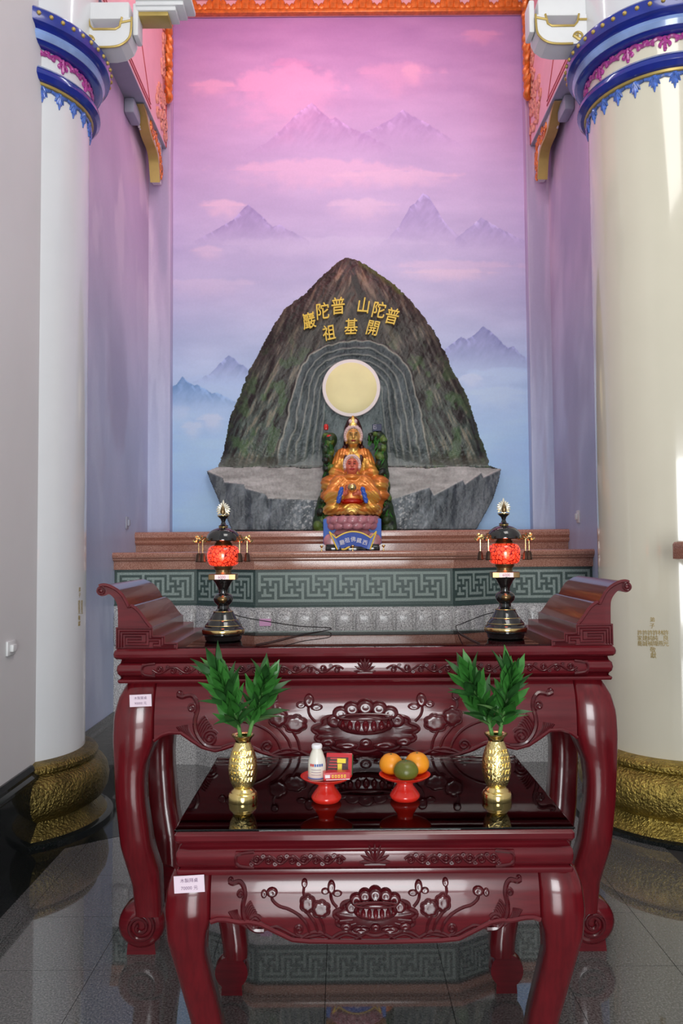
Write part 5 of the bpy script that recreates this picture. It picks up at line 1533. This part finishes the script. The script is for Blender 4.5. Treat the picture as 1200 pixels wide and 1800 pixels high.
# milk bottle
t = thing('milk_bottle', 'white milk bottle with printed label on the red dish', 'bottle', (D1.x - .029, D1.y - .01, zd))
MB().lathe([(0, 0), (.026, 0), (.0285, .003), (.0285, .048), (.0265, .062), (.020, .082), (.0150, .094), (.0145, .098)], 36).build('body', M['milk'], t, 50)
MB().lathe([(.0145, .098), (.0165, .0985), (.0170, .106), (.0150, .110), (0, .1105)], 24).build('cap', M['whitepaper'], t, 40)
MB().tube([(.0286 * math.cos(a), .0286 * math.sin(a), .008) for a in np.linspace(-2.9, -.2, 20)], .0022, 4).build('blue_stripe', M['bluelabel'], t)
for k in range(6):
    a = -2.25 + k * .26
    MB().box(-.0028, .0028, -.0004, .0004, -.004, .004, Matrix.Translation((.0288 * math.cos(a), .0288 * math.sin(a), .050)) @ Matrix.Rotation(a + PI / 2, 4, 'Z')).build('printed_letter', M['redprint'] if k < 2 else M['bluelabel'], t, 0)
for k in range(3):
    MB().tube([(.0287 * math.cos(a), .0287 * math.sin(a), .036 - .008 * k) for a in np.linspace(-2.2, -1.1, 8)], .0007, 4).build('printed_line', M['ink'], t)
# cartons: a long one lying across, a bigger pack leaning behind
t = thing('snack_carton', 'small red carton with yellow lettering lying across the dish', 'carton', (D1.x + .033, D1.y - .038, zd + .008), .10)
c = MB().box(-.042, .042, -.014, .014, 0, .024, None, .0015).build('carton_body', M['redbox'], t, 20)
for k in range(5):
    MB().box(-.016 + k * .0095, -.010 + k * .0095, -.0147, -.0138, .0075, .0165).build('yellow_character', M['yellowprint'], t, 0)
    MB().box(-.0145 + k * .0095, -.0115 + k * .0095, -.0150, -.0138, .010, .0140).build('character_counter', M['redprint'], t, 0)
MB().box(-.037, -.022, -.0145, -.0138, .007, .017).build('white_panel', M['whitepaper'], t, 0)
MB().box(-.034, .040, -.0143, -.0138, .0008, .0032).build('white_strip', M['whitepaper'], t, 0)
t = thing('biscuit_packet', 'dark red biscuit packet leaning behind the small carton', 'packet', (D1.x + .040, D1.y + .004, zd + .006), -.12)
R = Matrix.Rotation(-.38, 4, 'X')
MB().box(-.042, .042, -.008, .010, 0, .070, R, .003).build('packet_body', M['redbox'], t, 20)
MB().box(-.040, .030, -.0086, -.0076, .006, .056, R).build('printed_picture', M['darkcarton'], t, 0)
for k in range(5): MB().box(-.036 + k * .002, -.010 + k * .004, -.0092, -.0084, .014 + k * .009, .017 + k * .009, R).build('red_stripe', M['redprint'], t, 0)
MB().box(-.006, .022, -.0094, -.0084, .038, .052, R, .0003).build('gold_print', M['yellowprint'], t, 0)
MB().box(-.004, .010, -.0094, -.0084, .012, .036, R, .0003).build('gold_print', M['yellowprint'], t, 0)
MB().box(.0421, .0435, -.007, .008, .004, .066, R).build('green_side', M['leafdark'], t, 0)

# ================================================================== STATUES
GOLD = (226, 168, 76, .55); OGOLD = (226, 136, 60, .35); LGOLD = (244, 200, 112, .6); DBROWN = (66, 26, 20, .1); CORAL = (208, 104, 78, 0); WHT = (226, 196, 190, 0)
BLUEC = (58, 96, 190, 0); REDC = (186, 30, 14, .1); FACEG = (220, 176, 96, .6); BLK = (30, 14, 10, 0); PINKL = (170, 104, 110, .15)
# --- front figure: seated patriarch on a lotus and blue pedestal, scale 1/1356 m per drawing unit
YQ = 6.16
O1 = Vector((at(619, 962, YQ).x, YQ, 1.606))
k1 = 1 / 1356.0
def s1(cx, cy, y=0.0): return ((cx - 598) * k1, y, (1572 - cy) * k1)
st = thing('seated_figure', 'small gilded seated figure with red face holding a golden ball', 'statue', O1)
for i in range(4):
    MB().box(-.055, .055, -.03, .03, 0, .036, Matrix.Translation(((-1, 1, -1, 1)[i] * .150, (-.14, -.14, .12, .12)[i], 0)), .008).build('black_foot', M['lampblack'], st)
MB().box(-.20, .20, -.148, .15, .034, .05, None, .004).build('pedestal_plate', M['lampblack'], st)
MB().box(-.222, .222, -.09, .16, .048, .245, None, .008).build('blue_pedestal', M['statueblue'], st)
pk = MB()
for sx in (-1, 1):
    pk = MB(); pk.ball((sx * .150, -.092, .075), (.070, .012, .062), 16, 10); pk.build('painted_lotus', M['lotuspink'], st)
MB().ball((0, -.09, .135), (.14, .05, .05), 20, 8).build('painted_lotus', M['lotuspink'], st)
# lotus seat petals
MB().lathe([(.16, .17), (.205, .20), (.212, .23), (.205, .262), (.0, .268)], 40, Matrix.Diagonal((1, .9, 1, 1))).build('lotus_core', M['lotuspink'], st)
def petal3(w, h, th):
    m = MB(); m.ball((0, 0, 0), (w, th, h), 14, 9); return m.mesh('lotus_petal', 80)
for ring, (n, rr, z, w, h, tl) in enumerate(((16, .196, .232, .048, .037, -.25), (16, .192, .185, .049, .030, .45))):
    pm = petal3(w, h, .024); pm.materials.append(M['lotuspink'])
    for k in range(n):
        a = 2 * PI * (k + .5 * ring) / n
        o = link('lotus_petal', pm, None, st)
        o.matrix_local = Matrix.Translation((rr * math.sin(a), -rr * .9 * math.cos(a), z)) @ Matrix.Rotation(a, 4, 'Z') @ Matrix.Rotation(tl, 4, 'X')
S = SDF((-.26, -.20, .24), (.26, .19, .80), .0046)
e, c = S.ell, S.cap
e(s1(598, 1140, -.01), (.205, .125, .040), .02, None, OGOLD)           # lap
for sx in (-1, 1):
    e((sx * .150, -.05, s1(0, 1125)[2]), (.066, .085, .040), .02, (0, sx * .15, 0), GOLD)   # knees
    c((sx * .19, -.03, s1(0, 1150)[2]), (-sx * .02, -.125, s1(0, 1165)[2]), .036, .026, .012, LGOLD)   # crossed shins
e(s1(598, 985, .02), (.122, .085, .125), .03, None, OGOLD)             # torso
e(s1(598, 1060, -.055), (.085, .045, .022), .008, None, REDC)          # red sash
e(s1(598, 1130, -.115), (.075, .025, .035), .01, None, GOLD)           # hem drape
for sx in (-1, 1):
    e((sx * .095, .02, s1(0, 845)[2]), (.062, .060, .055), .03, None, OGOLD)
    c((sx * .125, .015, s1(0, 870)[2]), (sx * .172, -.015, s1(0, 1005)[2]), .046, .052, .02, OGOLD)
    c((sx * .170, -.02, s1(0, 1010)[2]), (sx * .085, -.105, s1(0, 1000)[2]), .050, .036, .02, GOLD)
    c((sx * .165, -.02, s1(0, 1030)[2]), (sx * .125, -.09, s1(0, 1075)[2]), .032, .02, .02, GOLD)
    # blue cuffs
    c((sx * .080, -.138, s1(0, 935)[2]), (sx * .105, -.132, s1(0, 1065)[2]), .017, .017, .004, BLUEC)
    # forearm and hand under / beside the ball
    c((sx * .085, -.110, s1(0, 1000)[2]), (sx * .045, -.132, s1(0, 975)[2]), .021, .019, .006, CORAL)
# fingers: the right hand cups from below, the left rests beside the ball
for q in range(4):
    z = s1(0, 988)[2] - .004 + q * .0035
    c((.050, -.130, z + .004), (.008, -.150 + q * .004, z - .006 + q * .002), .0085, .0065, .003, CORAL)
    c((-.048, -.128, z + .014 + q * .010), (-.040, -.150, z + .024 + q * .012), .0085, .0062, .003, CORAL)
c((.052, -.128, s1(0, 965)[2]), (.040, -.150, s1(0, 945)[2]), .009, .0065, .003, CORAL)
c((-.046, -.130, s1(0, 960)[2]), (-.030, -.152, s1(0, 945)[2]), .009, .0065, .003, CORAL)
e(s1(598, 800, .01), (.070, .055, .030), .02, None, OGOLD)
c(s1(598, 800, .005), s1(598, 765, .0), .034, .032, .01, BLUEC)          # collar
e(s1(602, 690, -.012), (.050, .052, .066), .012, None, CORAL)            # head
e(s1(602, 735, -.030), (.034, .030, .024), .012, None, CORAL)            # chin
for sx in (-1, 1):
    e((sx * .018 + .003, -.060, s1(0, 640)[2]), (.016, .008, .006), .006, None, CORAL)    # brow
    e((sx * .024 + .003, -.048, s1(0, 705)[2]), (.018, .014, .016), .01, None, CORAL)     # cheek
    e((sx * .054 + .003, -.005, s1(0, 712)[2]), (.008, .012, .032), .006, None, CORAL)    # ear lobe
c(s1(602, 650, -.062), s1(602, 690, -.072), .006, .009, .006, CORAL)       # nose
e(s1(602, 722, -.062), (.015, .008, .006), .004, None, (170, 36, 40, 0))      # lips
for sx in (-1, 1): e((sx * .020 + .003, -.066, s1(0, 664)[2]), (.013, .010, .0055), .003, None, None, True)
# white hood border
for k in range(15):
    a = PI * (-.10 + 1.20 * k / 14)
    e((.003 + .060 * math.cos(a), -.014, s1(0, 672)[2] + .072 * math.sin(a)), (.013, .030, .013), .008, None, WHT)
e(s1(602, 640, .015), (.056, .050, .062), .012, None, DBROWN)             # hood behind
e(s1(600, 568, -.02), (.020, .018, .026), .006, None, GOLD)              # topknot
paint = [((sx * .020 + .003, -.060, s1(0, 666)[2]), (.012, .02, .0035), BLK) for sx in (-1, 1)] + [((sx * .020 + .003, -.060, s1(0, 642)[2]), (.015, .02, .0022), BLK) for sx in (-1, 1)] + [(s1(602, 628, -.06), (.004, .02, .004), (230, 190, 110, .5))]
def folds1(V):
    d = np.zeros_like(V)
    m = ((V[:, 2] < s1(0, 800)[2]) & (np.abs(V[:, 0]) > .06)) | (V[:, 2] < s1(0, 1085)[2])
    a = np.sin(V[:, 2] * 190 + np.abs(V[:, 0]) * 150 + 2 * np.sin(V[:, 0] * 40)) * .0034
    n = V - np.array([0, .02, .42]); n /= np.linalg.norm(n, axis=1, keepdims=True) + 1e-9
    return n * (a * m)[:, None]
S.object('figure', M['statue'], st, paint, folds1)
MB().ball(s1(598, 925, -.166), (.034, .034, .034), 24, 16).build('golden_ball', M['gold'], st)
# scroll plaque in front with the temple inscription
pq = thing('name_plaque', 'blue scroll shaped plaque with white characters before the figures', 'plaque', (O1.x, YQ - .20, 1.606))
def q5(a, b): return ((a - 615) * k1 * .98, (1572 - b) * k1 * .98)
face_t = crom([Vector((*q5(440, 1440), 0)), Vector((*q5(500, 1405), 0)), Vector((*q5(560, 1382), 0)), Vector((*q5(620, 1374), 0)), Vector((*q5(690, 1384), 0)), Vector((*q5(750, 1408), 0)), Vector((*q5(800, 1440), 0))], 4)
face_b = [Vector((*q5(760, 1552), 0)), Vector((*q5(700, 1530), 0)), Vector((*q5(620, 1522), 0)), Vector((*q5(540, 1535), 0)), Vector((*q5(500, 1558), 0))]
MB().prism([(p.x, p.y) for p in face_t] + [(p.x, p.y) for p in face_b], -.016, .0, 'y').build('plaque_face', M['plaqueblue'], pq, 20)
MB().tube([(p.x, -.016, p.y) for p in face_t], .0055, 7).build('gilt_border', M['yellowgold'], pq)
for tri in ([(375, 1372), (445, 1440), (510, 1552), (458, 1560)], [(862, 1372), (800, 1440), (755, 1552), (795, 1560)]):
    MB().prism([q5(*p) for p in tri], -.006, .012, 'y').build('folded_wing', M['statueblue'], pq, 10)
    MB().tube([(q5(*tri[0])[0], -.008, q5(*tri[0])[1]), (q5(*tri[3])[0], -.008, q5(*tri[3])[1])], .0055, 6).build('gilt_border', M['yellowgold'], pq)
    MB().tube([(q5(*tri[0])[0], -.008, q5(*tri[0])[1]), (q5(*tri[1])[0], -.012, q5(*tri[1])[1])], .0048, 6).build('gilt_border', M['yellowgold'], pq)
MB().tube(crom([(q5(500, 1555)[0], -.016, q5(500, 1555)[1]), (q5(535, 1560)[0], -.018, .012), (q5(560, 1545)[0], -.016, .022), (q5(585, 1535)[0], -.016, .030)], 5), .007, 7).build('gilt_tail', M['yellowgold'], pq)
MB().box(-.10, .10, -.01, .03, 0, .03, None, .004).build('plaque_foot', M['lampblack'], pq)
for ch, a, b, rot in (('廳', 505, 1484, 14), ('祖', 558, 1462, 7), ('佛', 620, 1452, 0), ('藏', 682, 1466, -8), ('西', 742, 1488, -14)):
    x, z = q5(a, b)
    letter(ch, .040, Matrix.Translation((x, -.0175, z)) @ UP @ Matrix.Rotation(math.radians(rot), 4, 'Z'), M['whitepaper'], pq, 'white_character', 0.0)
for i, (cx_, lab) in enumerate(((285, 'left of the plaque'), (598, 'in front of the plaque centre'), (908, 'right of the plaque'))):
    o = MB().lathe([(0, 0), (.010, 0), (.010, .003), (.004, .006), (.0035, .022), (.009, .028), (.013, .036), (.011, .042), (0, .043)], 14).build('brass_cup', M['brass'])
    o.location = (O1.x + (cx_ - 598) * k1, YQ - .245, 1.606); tag(o, 'tiny brass cup on the stone ledge ' + lab, 'cup', 'tiny brass cups')

# --- rear figure: large gilded seated Guanyin-type figure on the upper ledge
YG = 6.98
k2 = 1 / 1203.0
O2 = Vector((at(622, 931, YG).x, YG, 1.776))
gs = thing('gilded_figure', 'large gilded hooded seated figure with dark hair behind the small figure', 'statue', O2)
def s2(cx, cy, y=0.0): return ((cx - 615) * k2, y, (1390 - cy) * k2)
S = SDF((-.32, -.22, -.005), (.33, .20, 1.03), .0056)
e, c = S.ell, S.cap
e(s2(630, 1180, .0), (.22, .16, .19), .03, None, DBROWN)                    # seat mass
for sx, xx in ((-1, 370), (1, 880)):
    x = s2(xx, 0)[0]
    e((x, -.06, s2(0, 880)[2]), (.085, .12, .060), .02, None, OGOLD)          # knees
    e((x * .98, -.09, s2(0, 930)[2]), (.085, .10, .050), .015, None, GOLD)
    e((x * 1.02, -.07, s2(0, 1020)[2]), (.085, .10, .055), .02, None, OGOLD)
    c((x * 1.0, -.08, s2(0, 950)[2]), (x * .9, -.04, s2(0, 1180)[2]), .06, .05, .02, OGOLD)
e(s2(615, 960, -.02), (.19, .13, .09), .03, None, OGOLD)
e(s2(615, 730, .02), (.125, .085, .19), .03, None, GOLD)                     # torso
for sx in (-1, 1):
    e((sx * .080, .02, s2(0, 570)[2]), (.068, .065, .055), .03, None, OGOLD)    # shoulders
    c((sx * .115, .015, s2(0, 590)[2]), (sx * .175, .0, s2(0, 690)[2]), .046, .022, .02, OGOLD)   # cape ends
    c((sx * .120, .01, s2(0, 680)[2]), (sx * .165, -.05, s2(0, 780)[2]), .050, .050, .02, GOLD)
    c((sx * .165, -.05, s2(0, 780)[2]), (sx * .09, -.10, s2(0, 800)[2]), .048, .030, .02, OGOLD)
    c((sx * .075, .0, s2(0, 500)[2]), (sx * .062, -.055, s2(0, 690)[2]), .020, .010, .008, DBROWN)  # hair locks
c(s2(615, 530, .0), s2(615, 480, -.01), .040, .036, .012, FACEG)
e(s2(615, 410, -.03), (.060, .064, .082), .012, None, FACEG)                  # face
e(s2(615, 465, -.055), (.036, .034, .026), .012, None, FACEG)
for sx in (-1, 1):
    e((sx * .022, -.086, s2(0, 362)[2]), (.020, .009, .006), .006, None, FACEG)
    e((sx * .028, -.072, s2(0, 425)[2]), (.020, .016, .020), .01, None, FACEG)
    e((sx * .062, -.03, s2(0, 430)[2]), (.010, .014, .040), .006, None, LGOLD)
    e((sx * .023, -.092, s2(0, 384)[2]), (.016, .012, .006), .003, None, None, True)
c(s2(615, 370, -.090), s2(615, 412, -.102), .007, .011, .006, FACEG)
e(s2(615, 445, -.090), (.018, .009, .0065), .004, None, (150, 50, 40, .2))
for k in range(17):
    a = PI * (-.14 + 1.28 * k / 16)
    e((.074 * math.cos(a), -.028, s2(0, 390)[2] + .084 * math.sin(a)), (.014, .036, .014), .008, None, WHT)
e(s2(615, 340, .02), (.084, .075, .115), .015, None, DBROWN)                  # hood
e(s2(615, 250, .0), (.056, .050, .066), .02, None, DBROWN)
e(s2(615, 450, .05), (.086, .050, .10), .02, None, DBROWN)
for (cx_, cy_, r_, cl_) in ((612, 215, .020, LGOLD), (585, 235, .017, WHT), (640, 235, .017, WHT), (612, 250, .022, LGOLD), (595, 268, .014, LGOLD), (632, 268, .014, LGOLD), (612, 190, .012, GOLD)):
    e(s2(cx_, cy_, -.050), (r_, .014, r_ * 1.15), .004, None, cl_)
paint = [((sx * .023, -.088, s2(0, 386)[2]), (.015, .02, .0035), BLK) for sx in (-1, 1)] + [((sx * .023, -.088, s2(0, 364)[2]), (.018, .02, .0025), BLK) for sx in (-1, 1)]
def folds2(V):
    z = V[:, 2]
    m = ((z < s2(0, 520)[2]) & (np.abs(V[:, 0]) > .075)).astype(float)
    a = np.sin(np.abs(V[:, 0]) * 260 + z * 60) * .0035 * (z > s2(0, 690)[2]) + np.sin(z * 150 + V[:, 0] * 60) * .003 * (z <= s2(0, 690)[2])
    n = V - np.stack([0 * z, 0 * z + .02, z], 1); n /= np.linalg.norm(n, axis=1, keepdims=True) + 1e-9
    return n * (a * m)[:, None]
S.object('figure', M['statue'], gs, paint, folds2)
# green rockwork either side, with bamboo leaves
GRN = (44, 66, 34, 0); GRD = (26, 36, 24, 0); GRL = (92, 120, 52, 0)
r3 = random.Random(11)
for sx, col_ in ((-1, [(385, 415, .050), (332, 400, .042), (355, 440, .055), (345, 520, .055), (345, 620, .052), (345, 720, .050), (340, 830, .05), (330, 960, .05), (300, 1080, .06), (285, 1180, .07), (270, 1290, .075), (265, 1360, .075)]),
                 (1, [(815, 390, .035), (815, 410, .03), (890, 390, .045), (905, 430, .055), (910, 500, .056), (915, 600, .056), (915, 700, .058), (925, 800, .06), (935, 920, .06), (945, 1050, .06), (955, 1160, .07), (975, 1260, .07), (985, 1350, .072)])):
    S = SDF((-.40, -.17, 0), (.40, .17, 1.0), .0075)
    for a, b, r_ in col_:
        S.ell(s2(a, b, .03), (r_, r_ * 1.15, r_ * 1.25), .02, None, GRN)
        for q in range(3):
            S.ell(s2(a + r3.uniform(-35, 35), b + r3.uniform(-30, 30), -.02 + r3.uniform(-.02, .02)), (r_ * .55, r_ * .6, r_ * .55), .012, None, r3.choice((GRN, GRD, GRL)))
    rk = S.object('rockwork', M['bamboo'], gs)
    lm = leafmesh('bamboo_leaf', .10, .0085, .012, .5, None)[0]; lm.materials.append(M['leafdark'] if sx < 0 else M['leaf'])
    for q in range(46):
        j = r3.randrange(len(col_) - 2); a, b, r_ = col_[j]; b += r3.uniform(-40, 40)
        o = link('bamboo_leaf', lm, None, gs)
        p = Vector(s2(a + r3.uniform(-38, 38), b, .03 - r_ * 1.15 - r3.uniform(.0, .02)))
        o.matrix_local = Matrix.Translation(p) @ Matrix.Rotation(PI + r3.uniform(-.6, .6), 4, 'Y') @ Matrix.Rotation(r3.uniform(-.15, .25), 4, 'X') @ Matrix.Scale(r3.uniform(.45, .9), 4)
# red bird-like flower on the left rock, navy box on the right rock
rd = MB(); rd.lathe([(0, 0), (.018, .005), (.022, .03), (.016, .052), (0, .060)], 12, Matrix.Translation(s2(328, 322, -.01))); rd.build('red_bud', M['redplastic'], gs)
MB().ball(s2(362, 395, -.045), (.026, .018, .018), 14, 8).build('red_bud', M['redplastic'], gs)
nb = thing('navy_box', 'small navy box with pale square mark on the right rock top', 'box', O2 + Vector(s2(868, 318, .02)))
MB().box(-.040, .040, -.025, .025, -.012, .050, None, .003).build('box_body', M['navy'], nb, 20)
mk = MB(); mk.tube([(-.030, -.0258, .008), (-.030, -.0258, .042), (-.006, -.0258, .042)], .0018, 4); mk.tube([(-.030, -.0258, .025), (-.008, -.0258, .025), (-.008, -.0258, .008), (-.030, -.0258, .008)], .0018, 4)
mk.build('pale_mark', M['whitepaper'], nb)
